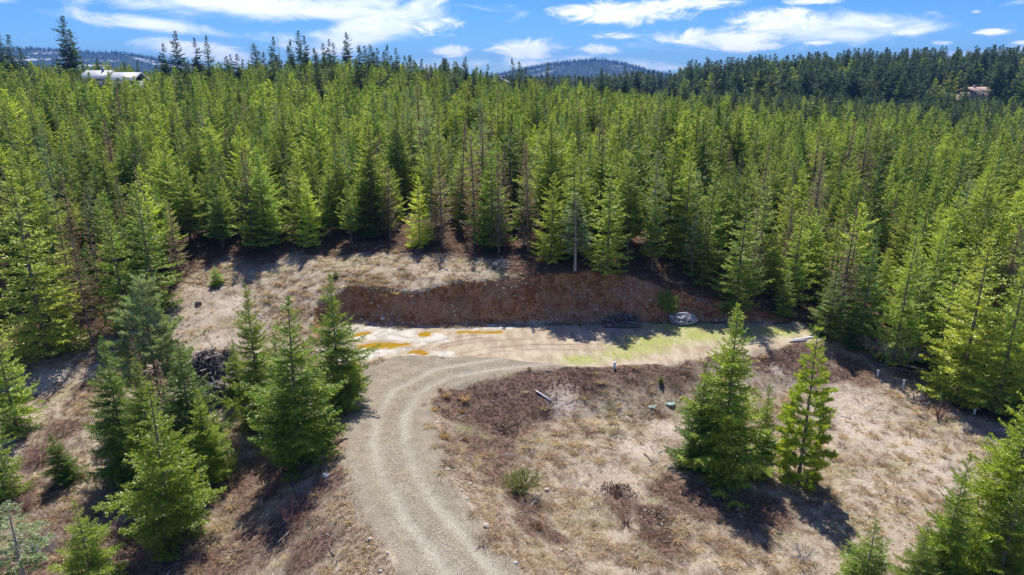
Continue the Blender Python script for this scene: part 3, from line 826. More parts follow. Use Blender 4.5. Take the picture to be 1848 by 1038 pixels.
at('brown', 300, 830, 645, 30, 'reddish brown dying fir inside the left clump', 'dead_tree')
at('near', 112, 868, 775, 32, 'small spindly fir alone on the left slope', 'fir_sapling', tilt=(0, .12))
at('yel', 150, 1062, 900, 62, 'small bright fir at the bottom edge left of the clump', 'fir_sapling')
at('white', 25, 1060, 905, 52, 'small pale pine in the bottom left corner', 'pine_tree')
at('edge', 45, 640, 305, 88, 'large green fir at the left edge of the picture above the clearing')
at('edge', 2, 780, 560, 52, 'green fir cut by the left edge, lower than the large fir behind it', color=(1.1, 1.1, .9))
at('edge', -20, 900, 680, 45, 'fir branches reaching in at the left edge beside the left slope')
at('edge', 205, 590, 345, 48, 'yellowish fir at the left end of the forest edge', color=(1.25, 1.15, .8))
at('edge', 262, 562, 335, 55, 'tall green fir at the corner where the forest edge meets the left slope')
at('dead', 311, 500, 352, 24, 'bare grey brown dead fir in front of the forest at the slope top', 'dead_tree')
at('dead', 112, 600, 325, 26, 'dark bare dead trunk between the two left edge firs', 'dead_tree')
at('dead', 140, 625, 380, 24, 'pale bare dead tree in the thin wood on the left', 'dead_tree')
at('dead', 165, 585, 340, 26, 'grey twiggy dead tree behind the yellowish fir', 'dead_tree')
at('yel', 388, 514, 477, 17, 'knee high bushy fir alone on the grassy bench', 'fir_sapling', color=(.9, 1, 1.2))
at('yel', 605, 503, 480, 8, 'tiny fir on the bench above the three roadside firs', 'fir_sapling')
at('yel', 1193, 694, 672, 7, 'tiny bright fir seedling on the brushy slope below the pad', 'fir_sapling')
at('edge', 1214, 552, 505, 22, 'young fir slumping down the right end of the earth bank', 'fir_sapling', tilt=(.15, -.85), rz=0.4, color=(.5, .55, .6))
at('yel', 1572, 1075, 935, 62, 'low yellow green fir at the bottom edge right of the tree shadow', 'fir_sapling')
at('near', 1722, 1062, 815, 52, 'slim dark fir at the bottom right corner', color=(1.1, 1.1, .9))
at('yel', 1665, 1075, 940, 50, 'low bright fir left of the slim dark fir in the bottom right corner', 'fir_sapling')
at('near', 1832, 1045, 650, 98, 'big fir cut by the right edge of the picture', color=(1.2, 1.15, .8))
at('yel', 1822, 1100, 870, 70, 'bright bushy fir in front of the big fir on the right edge')
at('edge', 1505, 606, 478, 42, 'bushy fir at the right end of the dirt pad', color=(1.0, 1.05, .9))
at('edge', 1570, 630, 400, 42, 'dark fir behind the grey brush heap on the right', color=(.75, .85, .9))
at('edge', 1640, 655, 380, 45, 'tall silvery green fir right of the grey brush heap', color=(1.2, 1.15, 1.3))
at('edge', 1765, 722, 425, 80, 'broad pale green fir at the right edge of the clearing', color=(1.3, 1.25, 1.0))
at('edge', 1840, 745, 400, 60, 'green fir behind the big fir on the right edge')
at('brown', 1530, 600, 375, 40, 'rusty brown dying fir behind the bushy fir at the pad end', 'dead_tree')
at('white', 1040, 490, 345, 34, 'light green tree at the top of the bank, brightest of the bank edge', 'fir_tree')
at('edge', 755, 446, 315, 30, 'small bright full fir in front of the dark forest edge', color=(1.2, 1.15, .85))
at('edge', 1340, 562, 330, 48, 'green fir with branches to the ground behind the burnt root wad')
at('edge', 1420, 572, 480, 22, 'short green fir at the back right corner of the pad', 'fir_tree')
at('edge', 1100, 494, 290, 48, 'broad fir at the top of the bank, tallest there')
for (px, pb, pt, hw, lb) in [(795, 446, 262, 26, 'brown dead fir in the front row left of the two tall pale trunks'), (855, 447, 240, 28, 'brown dead fir in the front row above the bank'),
                             (900, 458, 275, 24, 'grey brown dead fir at the bank corner of the forest'), (700, 430, 300, 22, 'brown dead fir second row behind the bench')]:
    at('brown', px, pb, pt, hw, lb, 'dead_tree')
n_explicit = len(used)

# --- tall old firs and snags standing out against the sky on the left ridge
SKYL = [(10, 58, 0), (27, 62, 1), (127, 28, 0), (142, 52, 3), (300, 78, 1), (323, 55, 0), (361, 68, 1), (379, 64, 2), (458, 70, 9), (421, 98, 1), (497, 66, 1), (508, 60, 9), (528, 70, 3), (544, 55, 0), (556, 64, 1), (597, 70, 1), (606, 76, 3),
        (631, 57, 3), (683, 86, 1), (700, 80, 3), (718, 86, 1), (802, 110, 1), (840, 102, 0), (880, 115, 1), (925, 104, 3), (948, 120, 1), (988, 112, 2), (1088, 122, 0), (1128, 120, 1), (180, 105, 2), (250, 110, 2)]
ORD = 'first second third fourth fifth sixth seventh eighth ninth tenth eleventh twelfth thirteenth fourteenth fifteenth sixteenth seventeenth eighteenth nineteenth twentieth'.split()
skc = []
for (px, pt, k) in sorted(SKYL):
    D = rnd.uniform(185, 225)
    x = (px - 924) / F * D * CP; y = D
    z = H1(x, y, False)
    h = top_height(y, z, pt)
    pr = SNAG if k == 9 else TALL[k]
    used.append((x, y, 2.0)); ordn = sum(1 for q in skc if q == (k == 9, k in (1, 3))); skc.append((k == 9, k in (1, 3)))
    lab = 'bare grey snag standing above the left skyline' if k == 9 else ('gappy old fir standing above the forest skyline' if k in (1, 3) else 'full dark fir standing above the forest skyline')
    lab = ORD[ordn] + ' ' + lab + ', counted from the left'
    lab = {127: 'tallest dark fir on the skyline, above the pale roofed house', 142: 'thin dark fir right behind the tallest skyline fir', 10: 'dark old fir at the left edge of the skyline',
           631: 'twisted gappy fir, rightmost of the tall skyline group left of centre', 1088: 'dark fir on the skyline in front of the round blue mountain'}.get(px, lab)
    tree(pr, x, y, max(h, 9), lab, 'dead_tree' if k == 9 else 'old_fir_tree', 'tree', group='tall trees on the skyline', wide=rnd.uniform(.75, 1.0))

# --- the forest: a jittered stand beyond the edge
cand = []
ysr = [20.]
while ysr[-1] < 300: ysr.append(ysr[-1] + (2.5 if ysr[-1] < 95 else 2.05))
for yy in ysr:
    stp = 2.5 if yy < 95 else 2.05
    half = 0.80 * yy + 14
    xsr = np.arange(-half, half, stp)
    cand.append(np.c_[xsr + rg.uniform(-1.0, 1.0, len(xsr)), yy + rg.uniform(-1.0, 1.0, len(xsr))])
cand = np.vstack(cand)
d = sdist(cand[:, 0], cand[:, 1], CLEAR)
cand = cand[d > 0.35]
HOUSES = [(-109, 196, 12), (-3.5, 235, 7), (210, 322, 16)]
ok = np.ones(len(cand), bool)
for (hx, hy, r) in HOUSES:
    ok &= np.hypot(cand[:, 0] - hx, cand[:, 1] - hy) > r
    # a clear yard in front of each house
    ok &= ~((np.abs(cand[:, 0] - hx * cand[:, 1] / hy) < r * .62) & (cand[:, 1] < hy) & (cand[:, 1] > hy - 21))
for (ux, uy, ur) in used:
    ok &= np.hypot(cand[:, 0] - ux, cand[:, 1] - uy) > min(1.9, ur * 0.8 + .6)
# thin wood on the far left of the clearing, a few gaps in the stand
thin = (cand[:, 0] < -24) & (cand[:, 1] < 58)
ok &= ~(thin & (rg.random(len(cand)) < .45))
ok &= ~((fbm(cand[:, 0], cand[:, 1], 7, 200, 2) > 0.55))
ok &= rg.random(len(cand)) > 0.06
cand = cand[ok]
ridge = ~((cand[:, 0] < 60) & (cand[:, 1] > 250))
cand = cand[ridge]
cz = height(cand[:, 0], cand[:, 1], False)
hh = 7.9 * (1 + 0.25 * rg.normal(size=len(cand))) + 2.0 * fbm(cand[:, 0], cand[:, 1], 16, 60, 2)
dd = sdist(cand[:, 0], cand[:, 1], CLEAR)
hh = np.clip(hh, 4.0, 12.8)
hh *= (1 + .12 * (1 - sstep(dd, 2, 9))) * (1 - .22 * sstep(cand[:, 1], 80, 170)) * (1 - .08 * sstep(cand[:, 0], 15, 30))
px_, py_, dep_ = project(cand[:, 0], cand[:, 1], cz + hh * .6)
inview = (px_ > -40) & (px_ < 1890) & (py_ < 1060) & (dep_ > 5)
size = np.where(inview, hh / dep_, 0)
order = np.argsort(-size)
BUDGET = 262
kindr = rg.random(len(cand))
solo = set(order[:BUDGET].tolist())


LAND = [(60, 'the large left edge fir'), (205, 'the yellowish fir'), (311, 'the bare dead fir'), (400, 'the small bench fir'), (500, 'the grassy bench'), (605, 'the roadside firs'), (700, 'the left end of the bank'),
        (780, 'the small bright full fir'), (870, 'the brown dead firs'), (960, 'the broken wood'), (1040, 'the brightest bank tree'), (1118, 'the burnt debris'), (1232, 'the root wad'), (1322, 'the tall clearing fir'),
        (1440, 'the bright pine'), (1540, 'the rusty dying fir'), (1640, 'the grey branch heap'), (1765, 'the broad pale fir'), (1860, 'the right edge firs')]
made = []


def sector(px):
    return ('behind the thin wood on the left' if px < 300 else 'behind the grassy bench' if px < 880 else 'above the earth bank' if px < 1240 else 'behind the right end of the pad' if px < 1520 else 'to the right of the clearing')


for i in sorted(solo):
    x, y = cand[i]; k = kindr[i]; de = dd[i]; h = float(min(hh[i], 9.8 if dd[i] < 4 else 12.5))
    row = ['front', 'second', 'third', 'fourth', 'fifth', 'sixth', 'seventh', 'eighth', 'ninth', 'tenth', 'eleventh', 'twelfth'][min(11, int(max(0, de) / 2.6))] + ' row'
    sec = sector(px_[i])
    land = min(LAND, key=lambda q: abs(q[0] - px_[i]))[1]
    tallw = 'tall' if h > 9.8 else 'short' if h < 8.0 else 'medium'
    dz = 3.2 if (px_[i] < 330 or 1340 < px_[i] < 1620 or 650 < px_[i] < 960) else .8
    if k < 0.07 * dz:
        pr, nm, lb, c = BROWN[i % 2], 'dead_tree', f'{tallw} brown dead fir, {row} of the forest behind {land}', None
    elif k < 0.115 * dz:
        pr, nm, lb, c = DEAD[i % 2], 'dead_tree', f'{tallw} bare grey dead fir, {row} of the forest behind {land}', None
        h *= .85
    elif k < 0.06 + 0.115 * dz:
        pr, nm, lb, c = PALE[i % 2], 'pine_tree', f'{tallw} pale silvery pine, {row} of the forest behind {land}', None
    else:
        v = rg.uniform(.62, 1.15); yv = rg.random()
        c = (v * (1 + .10 * yv), v * (1 + .06 * yv), v * (1 - .1 * yv))
        tone = 'yellow green' if yv > .6 else 'dark green' if v < .88 else 'green'
        edge = (px_[i] > 1240 or px_[i] < 300 or rg.random() < .25) and de < 5
        pr = EDGEP[i % 3] if edge else MID[i % 6]
        nm, lb = 'fir_tree', f'{tallw} {tone} fir, {row} of the forest behind {land}'
    made.append((px_[i], lb)); made[-1] += (tree(pr, x, y, h, lb, nm, 'tree', group='trees of the forest ' + sec, wide=rg.uniform(.85, 1.15), color=c, tilt=(rg.normal() * .02, rg.normal() * .02)),)
for m_ in made:
    if len(m_[1].split()) > 16: m_[2]['label'] = m_[1].replace('of the forest ', '')
for lb in sorted(set(m_[1] for m_ in made)):
    same = sorted([m_ for m_ in made if m_[1] == lb], key=lambda m_: m_[0])
    if 1 < len(same) < 20:
        for k_, m_ in enumerate(same):
            m_[2]['label'] = lb.replace('of the forest ', '') + ', ' + ORD[k_] + ' from left'
            if len(m_[2]['label'].split()) > 16: m_[2]['label'] = m_[2]['label'].replace(' grey ', ' ', 1).replace('the left end of the bank', 'the bank left end').replace('the small bright full fir', 'the small bright fir')


# --- scattering through geometry nodes
def scatter(name, pts, rotz, scl, index, protos, label, kind='stuff', tiltv=None, cat=None):
    pc = bpy.data.collections.new(name + '_sources')
    for j, me in enumerate(protos):
        o = bpy.data.objects.new(f'{chr(97 + j)}_{name}_source', me); pc.objects.link(o)
    me = bpy.data.meshes.new(name)
    me.vertices.add(len(pts)); me.vertices.foreach_set('co', np.asarray(pts, np.float32).ravel())
    rot = np.zeros((len(pts), 3), np.float32); rot[:, 2] = rotz
    if tiltv is not None: rot[:, :2] = tiltv
    a = me.attributes.new('rot', 'FLOAT_VECTOR', 'POINT'); a.data.foreach_set('vector', rot.ravel())
    s3 = np.asarray(scl, np.float32)
    if s3.ndim == 1: s3 = np.repeat(s3[:, None], 3, 1)
    a = me.attributes.new('scl', 'FLOAT_VECTOR', 'POINT'); a.data.foreach_set('vector', np.ascontiguousarray(s3).ravel())
    a = me.attributes.new('idx', 'INT', 'POINT'); a.data.foreach_set('value', np.asarray(index, np.int32))
    o = link(name, me); tag(o, label, cat, kind=kind)
    ng = bpy.data.node_groups.new(name + '_scatter', 'GeometryNodeTree')
    ng.interface.new_socket('Geometry', in_out='INPUT', socket_type='NodeSocketGeometry')
    ng.interface.new_socket('Geometry', in_out='OUTPUT', socket_type='NodeSocketGeometry')
    N = ng.nodes; Lk = ng.links
    gi = N.new('NodeGroupInput'); go = N.new('NodeGroupOutput')
    ci = N.new('GeometryNodeCollectionInfo'); ci.inputs['Collection'].default_value = pc
    ci.inputs['Separate Children'].default_value = True; ci.inputs['Reset Children'].default_value = True
    ip = N.new('GeometryNodeInstanceOnPoints'); ip.inputs['Pick Instance'].default_value = True
    def na(nm, ty):
        q = N.new('GeometryNodeInputNamedAttribute'); q.data_type = ty; q.inputs[0].default_value = nm
        return q.outputs[0]
    Lk.new(gi.outputs[0], ip.inputs['Points']); Lk.new(ci.outputs[0], ip.inputs['Instance'])
    Lk.new(na('idx', 'INT'), ip.inputs['Instance Index'])
    e2r = N.new('FunctionNodeEulerToRotation'); Lk.new(na('rot', 'FLOAT_VECTOR'), e2r.inputs[0])
    Lk.new(e2r.outputs[0], ip.inputs['Rotation']); Lk.new(na('scl', 'FLOAT_VECTOR'), ip.inputs['Scale'])
    Lk.new(ip.outputs[0], go.inputs[0])
    md = o.modifiers.new('scatter', 'NODES'); md.node_group = ng
    return o


rest = np.array([i for i in range(len(cand)) if i not in solo])
dep = dep_[rest]; kk = kindr[rest]
protos = [p.joined('tree') for p in MID] + [p.joined('tree') for p in FAR] + [p.joined('tree') for p in PALE] + [p.joined('tree') for p in BROWN] + [p.joined('tree') for p in TALL]
ix = np.where(dep < 105, rg.integers(0, 6, len(rest)), 6 + rg.integers(0, 4, len(rest)))
ix = np.where(kk < 0.045, 12 + rg.integers(0, 2, len(rest)), np.where(kk < 0.11, 10 + rg.integers(0, 2, len(rest)), ix))
# scattered older dark firs towards the far rim
pr_ = px_[rest]
old = (cand[rest, 1] > 140) & (rg.random(len(rest)) < 0.05 + .08 * (cand[rest, 1] > 200)) & ~((pr_ > 60) & (pr_ < 290)) & ~((pr_ > 960) & (pr_ < 1190))
ix = np.where(old, 14 + rg.integers(0, 4, len(rest)), ix)
protoh = np.array([10.] * 12 + [9.] * 2 + [18.] * 4)
hr = hh[rest] * np.where(old, rg.uniform(1.1, 1.65, len(rest)), 1.0)
s = hr / protoh[ix]
s3 = np.c_[s * rg.uniform(.85, 1.15, len(s)) * np.where(old, 1.2, 1), s * rg.uniform(.85, 1.15, len(s)) * np.where(old, 1.2, 1), s]
scatter('forest', np.c_[cand[rest], cz[rest] - .1], rg.uniform(0, 6.28, len(rest)), s3, ix, protos, 'dense mass of young green firs rising behind the nearer rows')

# far hill of old trees on the right
n = 2600
hx = rg.uniform(60, 520, n * 2); hy = rg.uniform(300, 520, n * 2)
okk = (hx / hy > 0.22) & (np.hypot(hx - HOUSES[2][0], hy - HOUSES[2][1]) > 17) & ~((np.abs(hx - HOUSES[2][0] * hy / HOUSES[2][1]) < 8) & (hy < HOUSES[2][1]))
okk &= rg.random(n * 2) < sstep(hx / hy, 0.2, 0.32) * .8 + .2
hx, hy = hx[okk], hy[okk]
hz = height(hx, hy, False)
hs = rg.uniform(.5, 1.25, len(hx)) * (1 - .25 * (rg.random(len(hx)) < .3))
ix2 = 14 + rg.integers(0, 4, len(hx)) - 14
mixd = rg.random(len(hx)) < .28
p2 = [p.joined('tree') for p in TALL] + [FAR[0].joined('tree')]
sc2 = np.where(mixd, hs * 1.5, hs)
ix2 = np.where(mixd, 4, ix2)
scatter('hill_forest', np.c_[hx, hy, hz - .2], rg.uniform(0, 6.28, len(hx)), np.c_[sc2 * 1.25, sc2 * 1.25, sc2], ix2, p2, 'dark old conifers covering the hill on the right skyline')


# the low wooded country beyond the ridge
n = 9000
hy = 300 + 1500 * rg.random(n) ** 1.5; hx = rg.uniform(-.85, .85, n) * hy
okk = ~((hx / hy > .2) & (hy < 520) & (hx > 60)) & (hy > 340)
hx, hy = hx[okk], hy[okk]
hz = height(hx, hy, False)
hs = rg.uniform(.55, 1.0, len(hx))
scatter('lowland_forest', np.c_[hx, hy, hz - .2], rg.uniform(0, 6.28, len(hx)), np.c_[hs * 1.5, hs * 1.5, hs], rg.integers(0, 4, len(hx)), p2[:4], 'far dark conifers on the low ground in front of the mountains')

# ------------------------------------------------------------------ mountains
def mountain_mat():
    m, n = mat('forested_mountain')
    co = n.new('ShaderNodeTexCoord').outputs['Object']
    f = n.noise(co, 0.0045, 6, 0.6, 0.4)
    g = n.noise(co, 0.05, 4, 0.75)
    c = n.mix(n.sstep(g, 0.4, 0.6), (0.014, 0.030, 0.024), (0.030, 0.055, 0.036))
    snow = n.sstep(n.math('ADD', n.math('MULTIPLY', f, 1.0), n.math('MULTIPLY', n.math('SUBTRACT', g, 0.5), 0.7)), 0.57, 0.66)
    c = n.mix(n.math('MULTIPLY', snow, n.attr('snow')), c, (0.78, 0.80, 0.84))
    finish(n, bsdf(n, c, 0.95, 0.05))
    return m


M['mount'] = mountain_mat()
cone_v = [(math.cos(a) * 2.6, math.sin(a) * 2.6, 0) for a in np.arange(5) * 1.2566] + [(0, 0, 17)]
m, n = mat('far_conifer'); finish(n, bsdf(n, (0.014, 0.032, 0.022), 0.95, 0.03)); M['farcon'] = m
cone_me = mesh_np('conifer', cone_v, [(i, (i + 1) % 5, 5) for i in range(5)], None, [M['farcon']], {'tone': [.2] * 6})


def mountain(name, D, prof, depth, snow, label, seed):
    """prof: (pixel x, pixel y) of the crest as seen; the body rises over `depth` metres towards it and falls behind"""
    pxs = np.array([p[0] for p in prof], float); pys = np.array([p[1] for p in prof], float)
    cx = np.linspace(pxs[0], pxs[-1], 150)
    cyp = np.interp(cx, pxs, pys)
    V = (519 - cyp) / F
    X = (cx - 924) / F * D / CP
    Z = D * (V * CP - SP) / (CP + V * SP) + CAM_H
    Z = Z + fbm(X, X * 0, 260, seed, 4) * 9
    rows = np.linspace(-1, 1, 46)
    vv = []
    for r in rows:
        y = D + r * depth
        k = (1 - abs(r) ** 1.25)
        z = -20 + (Z + 20) * k + fbm(X, X * 0 + y, 300, seed + 3, 5) * 34 * (1 - k) * (k > 0) * 1.2
        vv.append(np.c_[X * (1 + r * depth / D * 0.6), np.full_like(X, y), z])
    v = np.vstack(vv); nn = len(cx)
    id_ = np.arange(len(v)).reshape(len(rows), nn)
    q = np.stack([id_[:-1, :-1], id_[:-1, 1:], id_[1:, 1:], id_[1:, :-1]], -1).reshape(-1, 4)
    relz = (v[:, 2] + 20) / (Z.max() + 20)
    sn = np.full(len(v), snow) * sstep(-fbm(v[:, 0], v[:, 1], 600, seed + 7, 3), -.4, .25) * (1 - sstep(relz, .86, .97))
    o = link(name, mesh_np(name, v, None, q, [M['mount']], {'snow': sn}, True))
    tag(o, label, kind='structure')
    m_ = 3400
    a = rg.uniform(0, 1, m_) * (nn - 1.001); b = np.clip(rg.beta(3, 2.2, m_), 0, .52 + .02) * (len(rows) - 1) * 1.0
    b[:900] = (len(rows) - 1) / 2 - rg.uniform(0, 1.2, 900)
    ai, bi = a.astype(int), b.astype(int)
    fa, fb = (a - ai)[:, None], (b - bi)[:, None]
    pt = (v[id_[bi, ai]] * (1 - fa) + v[id_[bi, ai + 1]] * fa) * (1 - fb) + (v[id_[bi + 1, ai]] * (1 - fa) + v[id_[bi + 1, ai + 1]] * fa) * fb
    pt[:, 2] -= 2
    scatter(name.split('_')[0] + '_trees', pt, rg.uniform(0, 6, m_), np.c_[rg.uniform(.7, 1.3, m_), rg.uniform(.7, 1.3, m_), rg.uniform(.5, 1.3, m_) * (D / 3000)], np.zeros(m_), [cone_me], 'tiny far conifers on ' + label)


mountain('mountain', 3000, [(-250, 150), (-80, 110), (40, 92), (100, 88), (160, 92), (240, 95), (300, 99), (360, 112), (430, 125), (520, 150), (620, 175)], 1100, 1.0, 'long blue forested mountain with snow patches on the left skyline', 5)
mountain('mountain', 3600, [(820, 165), (900, 138), (960, 124), (1000, 116), (1040, 109), (1075, 108), (1110, 118), (1150, 130), (1200, 139), (1260, 150), (1400, 172)], 1000, 0.5, 'rounded blue forested mountain with a few snow patches right of centre', 15)


# ------------------------------------------------------------------ houses
def boxes(lst):
    """lst of (x0,x1,y0,y1,z0,z1)"""
    vs_, qs = [], []
    for (a, b, c, d, e, f) in lst:
        o = len(vs_)
        vs_ += [(a, c, e), (b, c, e), (b, d, e), (a, d, e), (a, c, f), (b, c, f), (b, d, f), (a, d, f)]
        qs += [tuple(o + k for k in q) for q in ((0, 3, 2, 1), (4, 5, 6, 7), (0, 1, 5, 4), (1, 2, 6, 5), (2, 3, 7, 6), (3, 0, 4, 7))]
    return vs_, qs


def box_obj(name, lst, m, parent, bevel=0.0):
    v, q = boxes(lst)
    o = link(name, mesh_np(name, v, None, q, [m]), parent)
    return o


def gable(name, x0, x1, y0, y1, z, rise, thick, m, parent, over=.5):
    """roof with its ridge along x"""
    yc = (y0 + y1) / 2
    pts = [(y0 - over, z), (yc, z + rise), (y1 + over, z), (y1 + over, z - thick), (yc, z + rise - thick), (y0 - over, z - thick)]
    v = [(x0 - over, a, b) for a, b in pts] + [(x1 + over, a, b) for a, b in pts]
    q = [(i, (i + 1) % 6, (i + 1) % 6 + 6, i + 6) for i in range(6)]
    q += [(0, 5, 4, 1), (1, 4, 3, 2), (6, 7, 10, 11), (7, 8, 9, 10)]
    return link(name, mesh_np(name, v, None, q, [m]), parent)


M['metalroof'] = simple('pale_metal_roof', (0.46, 0.46, 0.48), (0.58, 0.58, 0.60), 1.5, 0.45, 0.1, 0.5, 0.05)
M['tanroof'] = simple('tan_roof', (0.42, 0.27, 0.20), (0.55, 0.38, 0.29), 1.2, 0.85, 0.3)
M['greyroof'] = simple('grey_roof', (0.20, 0.19, 0.18), (0.32, 0.30, 0.28), 1.2, 0.85, 0.3)
M['greywall'] = simple('grey_wall', (0.28, 0.29, 0.30), (0.38, 0.39, 0.40), 1.0, 0.9, 0.2)
M['tanwall'] = simple('tan_wall', (0.42, 0.30, 0.22), (0.54, 0.40, 0.31), 1.0, 0.9, 0.2)
M['trim'] = simple('white_trim', (0.72, 0.72, 0.72), (0.80, 0.80, 0.80), 1.0, 0.6, 0.05)
m, n = mat('window_glass'); finish(n, bsdf(n, (0.04, 0.055, 0.07), 0.08, 0.6)); M['glass'] = m


def house(hx, hy, zroof, wid, dep_h, roofm, wallm, label, rz, rise, bays, ridge_step=0.0):
    zb = H1(hx, hy, False) - .5
    root = bpy.data.objects.new('house', None); col.objects.link(root); root.location = (hx, hy, zb); root.rotation_euler = (0, 0, rz)
    tag(root, label, 'house')
    hw = wid / 2; hz_ = zroof - zb - rise
    secs = [(-hw, -hw * .12, 0.0), (-hw * .12, hw, -ridge_step)]
    box_obj('wall', [(-hw, hw, -dep_h / 2, dep_h / 2, 0, hz_ - ridge_step - .35)], wallm, root)
    for a, b, dz in secs:
        r = gable('roof', a, b, -dep_h / 2, dep_h / 2, hz_ + dz, rise, .3, roofm, root, .45 if dz else .55)
        box_obj('fascia', [(a - .47, b + .47, -dep_h / 2 - .60, -dep_h / 2 - .56, hz_ + dz - .42, hz_ + dz - .02)], M['trim'], r)
    rf_v = [(-hw * .4, -hw * .32, -1.2, -.4, hz_ + rise * .4, hz_ + rise + .9)]
    box_obj('chimney', rf_v, M['greywall'], root)
    for k in range(bays):
        xa = -hw + (k + .5) * wid / bays
        for zz in (hz_ - 2.6 - ridge_step, hz_ - 5.4 - ridge_step):
            if zz < .5: continue
            wdw = box_obj('window', [(xa - .8, xa + .8, -dep_h / 2 - .05, -dep_h / 2 - .012, zz, zz + 1.5)], M['trim'], root)
            for s_ in (-1, 1):
                box_obj('pane', [(xa + (.04 if s_ > 0 else -.72), xa + (.72 if s_ > 0 else -.04), -dep_h / 2 - .09, -dep_h / 2 - .053, zz + .08, zz + 1.42)], M['glass'], wdw)
    box_obj('door', [(hw * .3, hw * .3 + 1.1, -dep_h / 2 - .07, -dep_h / 2 - .015, .3, 2.5)], M['tanwall'], root)
    box_obj('corner_post', [(hw + .01, hw + .25, -dep_h / 2 - .3, -dep_h / 2 - .02, 0, hz_ - ridge_step)], M['trim'], root)
    return root


def z_at(y, py):
    V = (519 - py) / F
    return y * (V * CP - SP) / (CP + V * SP) + CAM_H


house(-109, 196, z_at(196, 127), 13.5, 8, M['metalroof'], M['greywall'], 'house with long pale metal roof among the trees on the left ridge', 0.06, 1.9, 5, .5)
house(-3.5, 235, z_at(235, 141), 6, 6, M['greyroof'], M['greywall'], 'small grey roofed house behind the trees near the picture centre', 1.45, 1.8, 2)
house(210, 322, z_at(322, 157), 12, 8, M['tanroof'], M['tanwall'], 'tan house with brownish roof in the trees on the right hill', 0.35, 1.8, 3)

# ------------------------------------------------------------------ ground cover
def blades(seed, n_, hgt, spread, wdt, bend=.5, up=1.0):
    rs = np.random.default_rng(seed)
    a = rs.uniform(0, 6.28, n_); r = rs.uniform(0, spread * .35, n_)
    b = np.c_[np.cos(a) * r, np.sin(a) * r, np.zeros(n_)]
    d = np.c_[np.cos(a + rs.normal(0, .5, n_)), np.sin(a), np.zeros(n_)]
    L = hgt * rs.uniform(.5, 1.2, n_)
    m1 = b + d * (L * .25 * bend)[:, None] + np.array([0, 0, 1]) * (L * .6 * up)[:, None]
    t = b + d * (L * bend)[:, None] + np.array([0, 0, 1]) * (L * up * rs.uniform(.5, .95, n_))[:, None]
    sd_ = np.c_[-np.sin(a), np.cos(a), np.zeros(n_)] * wdt / 2
    v = np.stack([b - sd_, b + sd_, m1 + sd_ * .8, m1 - sd_ * .8, t], 1).reshape(-1, 3)
    o = np.arange(n_) * 5
    q = np.stack([o, o + 1, o + 2, o + 3], 1); f = np.stack([o + 3, o + 2, o + 4], 1)
    return v, f, q, np.repeat(rs.random(n_), 5)


def blade_mesh(name, m, *a, **k):
    v, f, q, t = blades(*a, **k)
    return mesh_np(name, v, f, q, [m], {'tone': t})


tufts = [blade_mesh('tuft', M['straw'], 300 + i, 16, .26, .28, .022, bend=.9, up=.6) for i in range(3)]
sticks = [blade_mesh('stick', M['twig'], 320 + i, 12, .30, .5, .016, bend=.9, up=.65) for i in range(3)]
weeds = [blade_mesh('weed', M['leaf'], 330 + i, 12, .10, .15, .02, bend=.8, up=.6) for i in range(2)]


def sample(n_, wfun, x0=-44, x1=48, y0=19, y1=72):
    x = rg.uniform(x0, x1, n_); y = rg.uniform(y0, y1, n_)
    keep = (np.abs(x) < y * .80 + 4) & (rg.random(n_) < wfun(x, y))
    x, y = x[keep], y[keep]
    return x, y, height(x, y)


def near_attr(a):
    A2 = a.reshape(ny, nx)
    def f(x, y):
        i = np.clip(np.searchsorted(xs, x), 0, nx - 1); j = np.clip(np.searchsorted(ys, y), 0, ny - 1)
        return A2[j, i]
    return f


AT = {k: near_attr(v) for k, v in ATT.items()}
offroad = lambda x, y: (1 - np.clip(AT['gravel'](x, y) + AT['pad'](x, y) + AT['bank'](x, y), 0, 1))
clump = lambda x, y, s_, sd_: sstep(fbm(x, y, s_, sd_, 3), -.25, .35)
gw = lambda x, y: offroad(x, y) * (1 - .75 * AT['duff'](x, y)) * (.04 + .96 * sstep(fbm(x, y, 2.0, 400, 3), -.05, .40)) * (1 - AT['brush'](x, y)) ** 2 * (1 - .75 * AT['bare'](x, y))
x, y, z = sample(110000, gw)
scatter('dry_grass', np.c_[x, y, z - .02], rg.uniform(0, 6.28, len(x)), rg.uniform(.4, 1.0, len(x)) + .9 * rg.random(len(x)) ** 5, rg.integers(0, 3, len(x)), tufts, 'dry straw coloured grass tufts over the clearing')
tuss = [blade_mesh('tussock', M['straw'], 360 + i, 90, .34, .8, .016, bend=.9, up=.6) for i in range(2)] + [blade_mesh('tussock', M['twig'], 370, 80, .36, .9, .014, bend=.9, up=.6)]
tw_ = lambda x, y: offroad(x, y) * clump(x, y, 4.5, 420) ** 2 * (1 - .8 * AT['duff'](x, y)) * (1 - .8 * AT['bare'](x, y))
x, y, z = sample(9000, tw_)
scatter('grass_tussocks', np.c_[x, y, z - .02], rg.uniform(0, 6.28, len(x)), rg.uniform(.6, 1.5, len(x)), rg.integers(0, 3, len(x)), tuss, 'matted straw and brown grass tussocks in the clearing')
bw = lambda x, y: offroad(x, y) * np.clip(.13 * clump(x, y, 1.7, 410) + 1.1 * AT['brush'](x, y) ** 1.4 * clump(x, y, 1.4, 411) + .15 * AT['duff'](x, y), 0, 1)
x, y, z = sample(90000, bw)
scatter('dead_brush', np.c_[x, y, z - .02], rg.uniform(0, 6.28, len(x)), rg.uniform(.5, 1.3, len(x)), rg.integers(0, 3, len(x)), sticks, 'low brown dead brush and bracken on the slopes')
crest = lambda x, y: sstep(AT['bank'](x, y), .05, .5) * (1 - sstep(AT['bank'](x, y), .55, .98))
x, y, z = sample(90000, crest, -25, 30, 45, 70)
